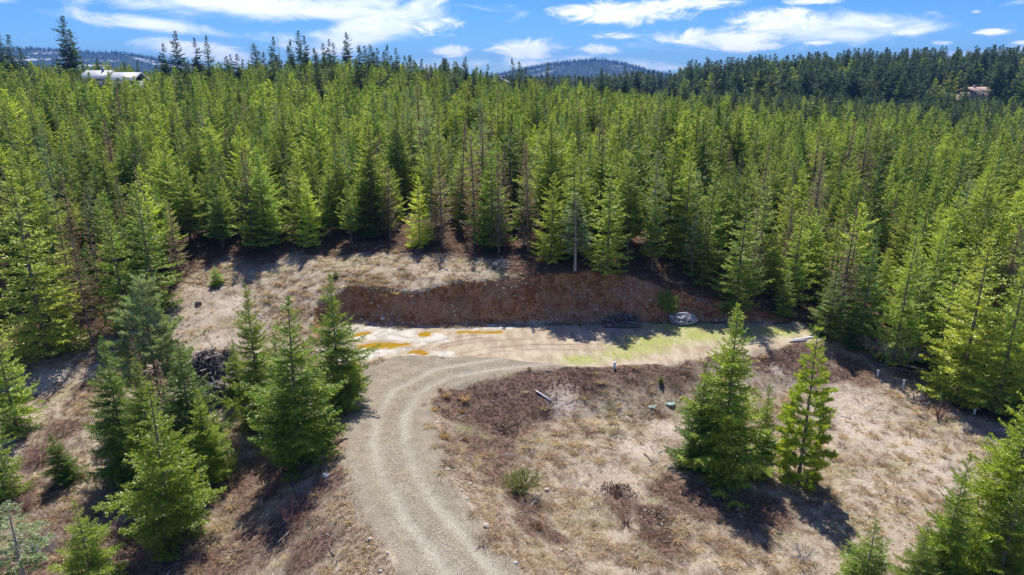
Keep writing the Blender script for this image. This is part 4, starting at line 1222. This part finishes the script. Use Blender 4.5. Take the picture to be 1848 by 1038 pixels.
scatter('overhanging_turf', np.c_[x, y, z - .02], rg.uniform(0, 6.28, len(x)), rg.uniform(.7, 1.5, len(x)), rg.integers(0, 4, len(x)), tufts[:2] + sticks[:2], 'dry turf and roots hanging over the lip of the earth bank')
ww = lambda x, y: np.clip(AT['green'](x, y) * .9, 0, 1) + .01 * offroad(x, y)
x, y, z = sample(26000, ww)
scatter('green_grass', np.c_[x, y, z - .01], rg.uniform(0, 6.28, len(x)), rg.uniform(.4, 1.0, len(x)), rg.integers(0, 2, len(x)), weeds, 'short green grass on the pad and sparse green weeds')


def stone_mesh(seed, flat=.7, sub=2):
    import bmesh
    bm = bmesh.new(); bmesh.ops.create_icosphere(bm, subdivisions=sub, radius=.5)
    rs = np.random.default_rng(seed)
    ax = rs.normal(size=(7, 3)); ax /= np.linalg.norm(ax, axis=1)[:, None]; lim = rs.uniform(.30, .44, 7)
    for v in bm.verts:
        c = np.array(v.co)
        for a, l in zip(ax, lim):
            dd_ = c @ a
            if dd_ > l: c = c - a * (dd_ - l) * .85
        v.co = (c[0] * 1.15, c[1], c[2] * flat)
    me = bpy.data.meshes.new('stone'); bm.to_mesh(me); bm.free(); me.materials.append(M['stone'])
    me.polygons.foreach_set('use_smooth', np.ones(len(me.polygons), bool))
    return me


smallst = [stone_mesh(i, .7, 1) for i in range(3)]
stw = lambda x, y: np.clip(AT['bank'](x, y) * .55 * clump(x, y, 3, 500) + AT['slope'](x, y) * .10 + .004, 0, 1) * (1 - AT['gravel'](x, y))
x, y, z = sample(60000, stw)
ssz = rg.uniform(.05, .12, len(x)) + .22 * rg.random(len(x)) ** 7
scatter('loose_stones', np.c_[x, y, z], rg.uniform(0, 6.28, len(x)), ssz, rg.integers(0, 3, len(x)), smallst, 'small pale stones strewn over the earth bank and road shoulders')

bkw = lambda x, y: np.clip(sstep(AT['bank'](x, y), .2, .8) * (.15 + .85 * clump(x, y, 2.4, 510)), 0, 1)
x, y, z = sample(26000, bkw, -24, 30, 48, 66)
M['bankstone'] = simple('earthy_stone', (0.36, 0.28, 0.20), (0.58, 0.49, 0.37), 4, 0.95, 0.3)
bsm = []
for q_ in smallst:
    q_ = q_.copy(); q_.materials[0] = M['bankstone']; bsm.append(q_)
scatter('bank_stones', np.c_[x, y, z], rg.uniform(0, 6.28, len(x)), rg.uniform(.06, .17, len(x)) + .2 * rg.random(len(x)) ** 8, rg.integers(0, 3, len(x)), bsm, 'pale stones embedded in the red earth bank')
gvw = lambda x, y: np.clip(AT['gravel'](x, y) * (1 - AT['track'](x, y)) * (.10 + .9 * clump(x, y, 1.8, 520)) * (1 - sstep(np.hypot(x, y), 40, 60)), 0, 1) * .8
x, y, z = sample(70000, gvw, -12, 22, 19, 55)
scatter('loose_gravel', np.c_[x, y, z], rg.uniform(0, 6.28, len(x)), rg.uniform(.03, .075, len(x)), rg.integers(0, 3, len(x)), smallst, 'loose gravel lying between and beside the wheel tracks')
sv, sq = [], []
dbm = []
for k_ in range(4):
    rs_ = np.random.default_rng(800 + k_)
    pp = np.cumsum(np.r_[[[0, 0, .03]], np.c_[rs_.uniform(.15, .3, 4), rs_.normal(0, .05, 4), rs_.normal(0, .02, 4)]], 0)
    br = np.stack([pp[2], pp[2] + np.array([.15, .18 * (-1) ** k_, .06]), pp[2] + np.array([.35, .3 * (-1) ** k_, .04])])
    v_, q_ = tubes([pp, br], [np.array([.035, .03, .025, .02, .01]), np.array([.018, .014, .005])], 5)
    dbm.append(mesh_np('twig', v_, None, q_, [M['deadwood' if k_ % 2 else 'bark']]))
dw = lambda x, y: offroad(x, y) * (.15 + .85 * sstep(fbm(x, y, 6, 540, 2), 0, .5)) * .5
x, y, z = sample(3600, dw)
scatter('fallen_twigs', np.c_[x, y, z + .01], rg.uniform(0, 6.28, len(x)), rg.uniform(.35, 1.3, len(x)), rg.integers(0, 4, len(x)), dbm, 'fallen twigs and small branches strewn over the clearing')
# countable boulders
bst = [stone_mesh(50 + i, .72, 3) for i in range(4)]
for k, (px, py, sz, lb) in enumerate([(691, 574, .62, 'rounded white boulder at the foot of the bank near the puddles'), (708, 577, .55, 'dark rounded boulder just right of the white boulder'), (590, 862, .55, 'tan boulder on the left shoulder of the road below the broad fir'),
                                      (583, 826, .38, 'small pale stone on the left road shoulder under the broad fir'), (575, 842, .32, 'small grey stone left of the road shoulder boulder'), (987, 886, .38, 'grey stone beside the green broom bush'), (1013, 998, .26, 'round pale stone in the grass near the bottom of the right clearing'),
                                      (808, 848, .28, 'pale flat stone on the right road shoulder'), (878, 950, .42, 'long tan stone on the right road shoulder near the bottom'), (664, 584, .30, 'pale stone left of the white boulder at the bank foot'), (653, 577, .34, 'tan stone at the left end of the bank foot'),
                                      (1343, 617, .3, 'pale stone on the front edge of the pad'), (668, 974, .26, 'small white stone on the left verge near the bottom'), (358, 552, .8, 'brown boulder on the left slope below the small bushy fir')]):
    x, y = hit(px, py)
    o = link('boulder', bst[k % 4], None, (x, y, H1(x, y) + sz * .10), (0, 0, rnd.uniform(0, 6)), (sz * .8, sz * .8, sz * .8))
    tag(o, lb, 'boulder')
    if 'dark' in lb or 'brown' in lb:
        o.data = o.data.copy(); o.data.materials[0] = M['bark']

# orange grass clumps and bushes
clumps = [(803, 790, .85, 'largest orange grass clump on the right road edge'), (804, 716, .75, 'orange grass clump at the inside of the road bend'), (838, 722, .95, 'wide straw clump right of the bend clump'), (783, 741, .5, 'small orange grass clump nearest the road edge below the bend'),
          (835, 745, .7, 'straw clump halfway down the brushy slope'), (838, 792, .7, 'pale straw clump right of the largest orange clump'), (866, 824, .65, 'straw clump below the largest orange clump'), (971, 955, .6, 'dense brown grass clump below the broom bush'), (795, 706, .5, 'dark brown weed clump topmost on the bend'),
          (955, 668, .4, 'small dark weed clump on the gravel at the pad front')]
M['orange'] = foliage('orange_grass', (0.40, 0.25, 0.14), (0.52, 0.36, 0.21), 0.3)
cl_me = [blade_mesh('grass_clump', M['orange'], 340 + i, 240, .55, .95, .014, bend=.55, up=.85) for i in range(2)]
for k, (px, py, sz, lb) in enumerate(clumps):
    x, y = hit(px, py)
    sz *= 1.25
    o = link('grass_clump', cl_me[k % 2], None, (x, y, H1(x, y) - .02), (0, 0, rnd.uniform(0, 6)), (sz, sz, sz))
    tag(o, lb, 'grass clump')
    if 'dark' in lb or 'brown' in lb: o.color = (.45, .4, .35, 1)


def shrub(name, x, y, hgt, wid, m_stem, m_leaf, label, cat='bush', n_st=60, leafy=0.0, seed=1, upright=.8):
    rs = np.random.default_rng(seed)
    z = H1(x, y) - .03
    root = bpy.data.objects.new(name, None); col.objects.link(root); root.location = (x, y, z); tag(root, label, cat)
    ps, rr = [], []; tips = []
    for i in range(n_st):
        a = rs.uniform(0, 6.28); sp_a = rs.uniform(0, 1) ** .7
        b0 = np.array([math.cos(a), math.sin(a), 0]) * wid * .08
        e = b0 + np.array([math.cos(a) * sp_a * wid * .5, math.sin(a) * sp_a * wid * .5, hgt * rs.uniform(.55, 1) * (1 - .35 * sp_a * (1.4 - upright))])
        mdl = (b0 + e) / 2 + np.array([0, 0, .12 * hgt]) + rs.normal(size=3) * .04 * wid
        ps.append(np.stack([b0, mdl, e])); rr.append(np.array([.010, .007, .003]) * (1 + .3 * hgt)); tips.append((mdl, e))
        for j in range(3):
            t = rs.uniform(.3, .95); q0 = mdl * (1 - t) + e * t; q1 = q0 + (e - mdl) * .35 + rs.normal(size=3) * .14 * wid * .5
            ps.append(np.stack([q0, (q0 + q1) / 2 + rs.normal(size=3) * .01, q1])); rr.append(np.array([.006, .004, .002])); tips.append((q0, q1))
    v, q = tubes(ps, rr, 3)
    link('stems', mesh_np('stems', v, None, q, [m_stem], {'tone': rs.random(len(v))}), root)
    if leafy:
        k = int(leafy)
        sel = rs.integers(0, len(tips), k); t = rs.uniform(0.1, 1.05, k)[:, None]
        A0 = np.array([tips[i][0] for i in sel]); B0 = np.array([tips[i][1] for i in sel])
        pos = A0 * (1 - t) + B0 * t
        dirs = nrm((B0 - A0) + rs.normal(size=(k, 3)) * .12)
        v, f = needle_tris(pos, dirs, .11, .022, rs)
        link('foliage', mesh_np('foliage', v, None, f, [m_leaf], {'tone': np.repeat(rs.random(k), 4)}), root)
    return root


M['broom'] = foliage('broom_green', (0.16, 0.21, 0.05), (0.24, 0.27, 0.06), 0.35)
M['redtwig'] = simple('red_twigs', (0.24, 0.12, 0.10), (0.36, 0.20, 0.16), 8, .8, .1)
M['greytwig'] = simple('grey_twigs', (0.30, 0.29, 0.29), (0.44, 0.43, 0.43), 8, .8, .1)
x, y = hit(940, 888); shrub('bush', x, y, 1.15, 2.0, M['redtwig'], M['broom'], 'rounded green broom bush on the slope right of the road', n_st=110, leafy=5200, seed=3)
for k, (px, py, hh_, ww_, tm, lb) in enumerate([(525, 945, 1.5, 1.8, 'redtwig', 'bare reddish shrub on the embankment left of the road'), (75, 830, 1.3, 2.2, 'redtwig', 'bare reddish brown shrub on the left slope beside the spindly fir'), (85, 1000, 1.2, 2.4, 'greytwig', 'bare greyish shrub between the two bottom left saplings'),
                                                (40, 925, 1.1, 1.8, 'redtwig', 'bare thin shrub above the bottom left pine'), (1130, 948, .7, .9, 'redtwig', 'low bare twiggy plant in the right clearing left of the leafy mat'), (480, 900, 1.1, 1.6, 'redtwig', 'bare shrub in the tree shade below the broad fir'),
                                                (1694, 757, 1.6, 1.2, 'redtwig', 'thin bare bush in front of the third white pipe'), (1612, 652, 2.2, 5.0, 'greytwig', 'wide grey heap of bare branches at the right forest edge'), (250, 1010, .9, 1.8, 'redtwig', 'bare shrub in the shade below the bright fir'),
                                                (1450, 1010, .8, 1.5, 'greytwig', 'pale dead shrub in the shadow of the bright pine')]):
    x, y = hit(px, py)
    shrub('bare_shrub', x, y, hh_, ww_, M[tm], M['broom'], lb, 'shrub', n_st=40 if ww_ < 4 else 130, seed=20 + k)


def leafy_mat(px, py, rad_, label, seed):
    x, y = hit(px, py); rs = np.random.default_rng(seed)
    k = 900
    a = rs.uniform(0, 6.28, k); r = rad_ * rs.uniform(0, 1, k) ** .75 * (.75 + .35 * np.sin(a * 2 + seed) + .25 * np.sin(a * 5 + seed * 2))
    pos = np.c_[np.cos(a) * r, np.sin(a) * r, np.zeros(k)]
    g = height(pos[:, 0] + x, pos[:, 1] + y); z0 = H1(x, y)
    pos[:, 2] = g - z0 + rs.uniform(.0, .20, k) * (1 - (r / rad_) ** 2 * .7)
    v, f = needle_tris(pos, nrm(rs.normal(size=(k, 3)) + np.array([0, 0, .3])), .14, .07, rs)
    o = link('leafy_shrub', mesh_np('leafy_shrub', v, None, f, [M['brownleaf']], {'tone': np.repeat(rs.random(k), 4)}), None, (x, y, z0))
    tag(o, label, 'shrub')


M['brownleaf'] = foliage('bronze_leaves', (0.13, 0.075, 0.055), (0.24, 0.17, 0.13), 0.15)
leafy_mat(1190, 935, 1.5, 'low bronze leaved shrub mat in the right clearing, lower of the two', 1)
leafy_mat(1113, 888, 1.1, 'low bronze leaved shrub mat in the right clearing, upper of the two', 2)
leafy_mat(915, 780, .9, 'dark twiggy mound on the brushy slope right of the road', 3)


# ------------------------------------------------------------------ small man-made things
def lathe(prof_, sides=20):
    vs_, qs = [], []
    for i, (r, z) in enumerate(prof_):
        for k in range(sides):
            a = 2 * math.pi * k / sides
            vs_.append((r * math.cos(a), r * math.sin(a), z))
    for i in range(len(prof_) - 1):
        for k in range(sides):
            qs.append((i * sides + k, i * sides + (k + 1) % sides, (i + 1) * sides + (k + 1) % sides, (i + 1) * sides + k))
    return vs_, qs


for k, (px, py, hgt, mt, lb) in enumerate([(1583, 682, .55, 'white', 'white standing pipe nearest the grey branch heap'), (1630, 699, .55, 'white', 'second white standing pipe from the grey branch heap, in the shadow edge'), (1695, 724, .62, 'blue', 'pale blue standing pipe behind the thin bare bush'),
                                           (1758, 747, .42, 'white', 'white standing pipe closest to the broad fir on the right'), (1109, 664, .45, 'blue', 'pale blue pipe at the front edge of the pad')]):
    x, y = hit(px, py)
    root = bpy.data.objects.new('standing_pipe', None); col.objects.link(root); root.location = (x, y, H1(x, y) - .05); tag(root, lb, 'pipe')
    v, q = lathe([(.075, 0), (.075, hgt), (.062, hgt), (.062, .02)], 16)
    link('tube', mesh_np('tube', v, None, q, [M[mt]], smooth=False), root)
    v, q = lathe([(.001, hgt + .05), (.09, hgt + .045), (.092, hgt + .03), (.092, hgt - .05), (.0765, hgt - .05)], 16)
    link('cap', mesh_np('cap', v, None, q, [M['white']]), root)
for k, (px, py, lb) in enumerate([(1175, 733, 'green round tank lid, left of the pair'), (1209, 730, 'green round tank lid, right of the pair')]):
    x, y = hit(px, py)
    root = bpy.data.objects.new('tank_lid', None); col.objects.link(root); root.location = (x, y, H1(x, y) - .06); tag(root, lb, 'lid')
    v, q = lathe([(.36, -.1), (.36, .08), (.33, .08)], 28); link('riser', mesh_np('riser', v, None, q, [M['green_pl']]), root)
    v, q = lathe([(.40, .05), (.41, .10), (.38, .135), (.22, .15), (.21, .165), (.001, .175)], 28); link('cover', mesh_np('cover', v, None, q, [M['green_pl']]), root); root.scale = (.85, .85, .55)
    for j in range(6):
        a = j * math.pi / 3
        v, q = lathe([(.018, .12), (.018, .155), (.001, .157)], 8)
        link('bolt', mesh_np('bolt', v, None, q, [M['white']]), root, (.36 * math.cos(a), .36 * math.sin(a), 0))


def rod(name, pa, pb, r, m, label, cat, lift=.06, taper=1.0, segs=6, wob=0.0, seed=0):
    rs = np.random.default_rng(seed)
    xa, ya = hit(*pa); xb, yb = hit(*pb)
    t = np.linspace(0, 1, segs)
    X = xa + (xb - xa) * t; Y = ya + (yb - ya) * t
    Z = height(X, Y)
    lin = np.linspace(Z[0], Z[-1], segs); Z = np.maximum(lin, lin + (Z - lin) * .5) + lift + r * .6
    p = np.c_[X, Y, Z] + rs.normal(size=(segs, 3)) * wob
    o_ = p.mean(0)
    v, q = tubes([p - o_], [np.linspace(r, r * taper, segs)], 10)
    e = [tuple(range(10))[::-1], tuple(range(len(v) - 10, len(v)))]
    me = mesh_np(name, v, [(0, k + 1, k) for k in range(1, 9)] + [(len(v) - 10, len(v) - 10 + k, len(v) - 10 + k + 1) for k in range(1, 9)], q, [m], smooth=True)
    o = link(name, me, None, tuple(o_)); tag(o, label, cat)
    return o


rod('plastic_pipe', (967, 707), (993, 725), .06, M['white'], 'white plastic pipe lying on the brushy slope', 'pipe', .03)
rod('fallen_log', (1254, 548), (1305, 562), .12, M['bark'], 'dark fallen log at the right end of the bank', 'log', .05, .6, 7, .04)
rod('fallen_log', (1598, 655), (1672, 672), .12, M['palebark'], 'upper of the two fallen logs below the grey branch heap', 'log', .05, .6, 7, .05, 2)
rod('fallen_log', (1575, 660), (1680, 680), .10, M['bark'], 'lower of the two fallen logs below the grey branch heap', 'log', .04, .6, 7, .05, 3)
rod('fallen_log', (1652, 640), (1690, 665), .07, M['deadwood'], 'pale leaning log right of the grey branch heap', 'log', .25, .6, 7, .05, 4)
rod('board', (1432, 616), (1472, 609), .09, M['white'], 'long pale board lying at the right end of the pad, upper one', 'board', .02, 1)
rod('board', (1425, 619), (1455, 616), .08, M['deadwood'], 'shorter pale board lying at the right end of the pad, lower one', 'board', .02, 1)
rod('stake', (1643, 793), (1638, 774), .03, M['darkwood'], 'dark crooked stick lying in the right clearing', 'stick', .05, .5, 6, .05, 5)


def thin_stake(px, py, hgt, label):
    x, y = hit(px, py)
    v, q = tubes([np.array([(0, 0, 0), (.02, 0, hgt * .5), (.05, .02, hgt)])], [np.array([.014, .012, .008])], 6)
    o = link('stake', mesh_np('stake', v, None, q, [M['redtwig']]), None, (x, y, H1(x, y))); tag(o, label, 'stake')


thin_stake(1707, 812, 1.5, 'thin dark marker stake in the right clearing')
thin_stake(1721, 806, 1.1, 'short thin stick beside the marker stake')


def stick_pile(px, py, wid, hgt, n_, ms, label, name, cat, seed, core=None):
    rs = np.random.default_rng(seed)
    x, y = hit(px, py); z = H1(x, y, False)
    root = bpy.data.objects.new(name, None); col.objects.link(root); root.location = (x, y, z); tag(root, label, cat)
    if core is not None:
        xs_, ys_ = np.meshgrid(np.linspace(-1, 1, 26), np.linspace(-1, 1, 26))
        rr = np.hypot(xs_, ys_)
        zz = hgt * .85 * np.clip(1 - rr ** 2, 0, 1) ** .8 * (1 + .45 * fbm(xs_.ravel() * 3 + px, ys_.ravel() * 3, 1.0, seed, 3).reshape(rr.shape)) - .12
        v = np.c_[(xs_ * wid * .5).ravel(), (ys_ * wid * .38).ravel(), zz.ravel()]
        id_ = np.arange(len(v)).reshape(26, 26)
        q = np.stack([id_[:-1, :-1], id_[:-1, 1:], id_[1:, 1:], id_[1:, :-1]], -1).reshape(-1, 4)
        link('core', mesh_np('core', v, None, q, [core], smooth=True), root)
    for mi, m_ in enumerate(ms):
        ps, rs_ = [], []
        for i in range(n_ // len(ms)):
            a = rs.uniform(0, 6.28); r = rs.uniform(0, 1) ** .6
            c = np.array([math.cos(a) * r * wid * .45, math.sin(a) * r * wid * .34, hgt * (1 - r * r) * rs.uniform(.55, 1.0) + .05])
            dr = rs.normal(size=3) * np.array([1, 1, .45]); dr /= np.linalg.norm(dr)
            L = wid * rs.uniform(.08, .26); r0 = rs.uniform(.015, .05)
            kn = rs.normal(size=3) * L * .16
            ps.append(np.stack([c - dr * L, c + kn * .6, c + kn, c + dr * L])); rs_.append(np.array([r0, r0 * .9, r0 * .75, r0 * .35]))
        v, q = tubes(ps, rs_, 4)
        link('branches', mesh_np('branches', v, None, q, [m_]), root)
    return root


stick_pile(378, 672, 3.4, 1.7, 260, [M['darkwood'], M['darkwood'], M['deadwood']], 'large dark heap of charred roots between the left clump and the roadside firs, upper pile', 'brush_pile', 'brush pile', 1, M['darkwood'])
stick_pile(390, 722, 2.6, 1.3, 200, [M['darkwood'], M['deadwood']], 'smaller heap of dark and pale sticks below the large charred heap', 'brush_pile', 'brush pile', 2, M['darkwood'])
stick_pile(412, 648, 1.4, .9, 60, [M['darkwood'], M['bark']], 'small dark stump heap just right of the large charred heap', 'brush_pile', 'brush pile', 3, M['darkwood'])
stick_pile(1120, 580, 3.2, .34, 200, [M['bark'], M['deadwood'], M['darkwood']], 'flat burnt debris pile at the foot of the bank left of the root wad', 'brush_pile', 'brush pile', 4, M['bark'])
stick_pile(905, 484, 2.2, .7, 60, [M['deadwood'], M['palebark']], 'pale broken wood scattered on the bench at the bank top', 'brush_pile', 'brush pile', 5)
stick_pile(1660, 725, 2.0, .3, 60, [M['deadwood'], M['bark']], 'low row of sticks in the right clearing near the pipes', 'brush_pile', 'brush pile', 6)


def root_wad(px, py, label):
    rs = np.random.default_rng(9)
    x, y = hit(px, py); z = H1(x, y, False)
    root = bpy.data.objects.new('root_wad', None); col.objects.link(root); root.location = (x, y, z); root.scale = (.9, .9, .8); tag(root, label, 'stump')
    import bmesh
    bm = bmesh.new(); bmesh.ops.create_icosphere(bm, subdivisions=4, radius=1)
    kill = []
    for v in bm.verts:
        c = np.array(v.co)
        nn = fbm(np.array([c[0] * 2 + c[2]]), np.array([c[1] * 2 - c[2] * 1.5]), .55, 8, 3)[0]
        s_ = 1 + .28 * nn
        v.co = (c[0] * 1.28 * s_, c[1] * .8 * s_, max(-.1, (c[2] * .62 + .40) * s_))
        # hollows facing the pad
        if math.hypot(c[0] + .18, (c[2] - .25) * 1.1) < .26 and c[1] < 0: kill.append(v)
        if math.hypot(c[0] - .42, (c[2] - .1) * 1.6) < .17 and c[1] < 0: kill.append(v)
    bmesh.ops.delete(bm, geom=kill, context='VERTS')
    me = bpy.data.meshes.new('shell'); bm.to_mesh(me); bm.free(); me.materials.append(M['wad']); me.polygons.foreach_set('use_smooth', np.ones(len(me.polygons), bool))
    o = link('shell', me, root)
    sm = o.modifiers.new('wall', 'SOLIDIFY'); sm.thickness = .07
    ps, rr = [], []
    for i in range(70):
        a = rs.uniform(0, 6.28); e = rs.uniform(0, 1.4)
        d0 = np.array([math.cos(a) * math.cos(e), math.sin(a) * math.cos(e) * .8, math.sin(e) * .75])
        b0 = d0 * np.array([1.2, .78, .9]) * .92 + np.array([0, 0, .25])
        tg = nrm(np.cross(d0, rs.normal(size=3)))
        ps.append(np.stack([b0 - tg * .3, b0 + d0 * .10, b0 + tg * .35 + d0 * rs.uniform(-.05, .18), b0 + tg * .6 + d0 * rs.uniform(-.1, .2)])); rr.append(np.array([.05, .06, .04, .012]) * rs.uniform(.5, 1.2))
    v, q = tubes(ps, rr, 5); v[:, 2] = np.maximum(v[:, 2], -.05)
    link('roots', mesh_np('roots', v, None, q, [M['wad']], smooth=True), root)
    v, q = tubes([np.array([(-.55, -.1, 1.13), (0, -.05, 1.10), (.30, 0, 1.02)])], [np.array([.10, .09, .07])], 8)
    link('broken_log', mesh_np('broken_log', v, None, q, [M['wad']], smooth=True), root)


M['wad'] = simple('silvered_wood', (0.22, 0.21, 0.205), (0.74, 0.72, 0.70), 3.2, 0.85, 0.7)
root_wad(1232, 583, 'silver grey hollow root wad at the foot of the right end of the bank')

# ------------------------------------------------------------------ haze
v, q = boxes([(-4250, 4250, -900, 5400, -60, 175)])
hz_o = link('haze', mesh_np('haze', v, None, q))
m = bpy.data.materials.new('air'); m.use_nodes = True; n = NT(m.node_tree)
pv = n.new('ShaderNodeVolumePrincipled'); pv.inputs['Color'].default_value = (0.20, 0.46, 1.0, 1); pv.inputs['Density'].default_value = 0.00014; pv.inputs['Anisotropy'].default_value = 0.0
o = n.new('ShaderNodeOutputMaterial'); n.l.new(pv.outputs[0], o.inputs['Volume'])
hz_o.data.materials.append(m)
tag(hz_o, 'thin blue air between the forest and the mountains', kind='stuff')
print('trees', len(cand), 'explicit', n_explicit, 'tris', sum(len(p.crown.polygons) * 2 for p in NEAR + YEL + PINE + MID + EDGEP + PALE + BROWN + DEAD + TALL + FAR))
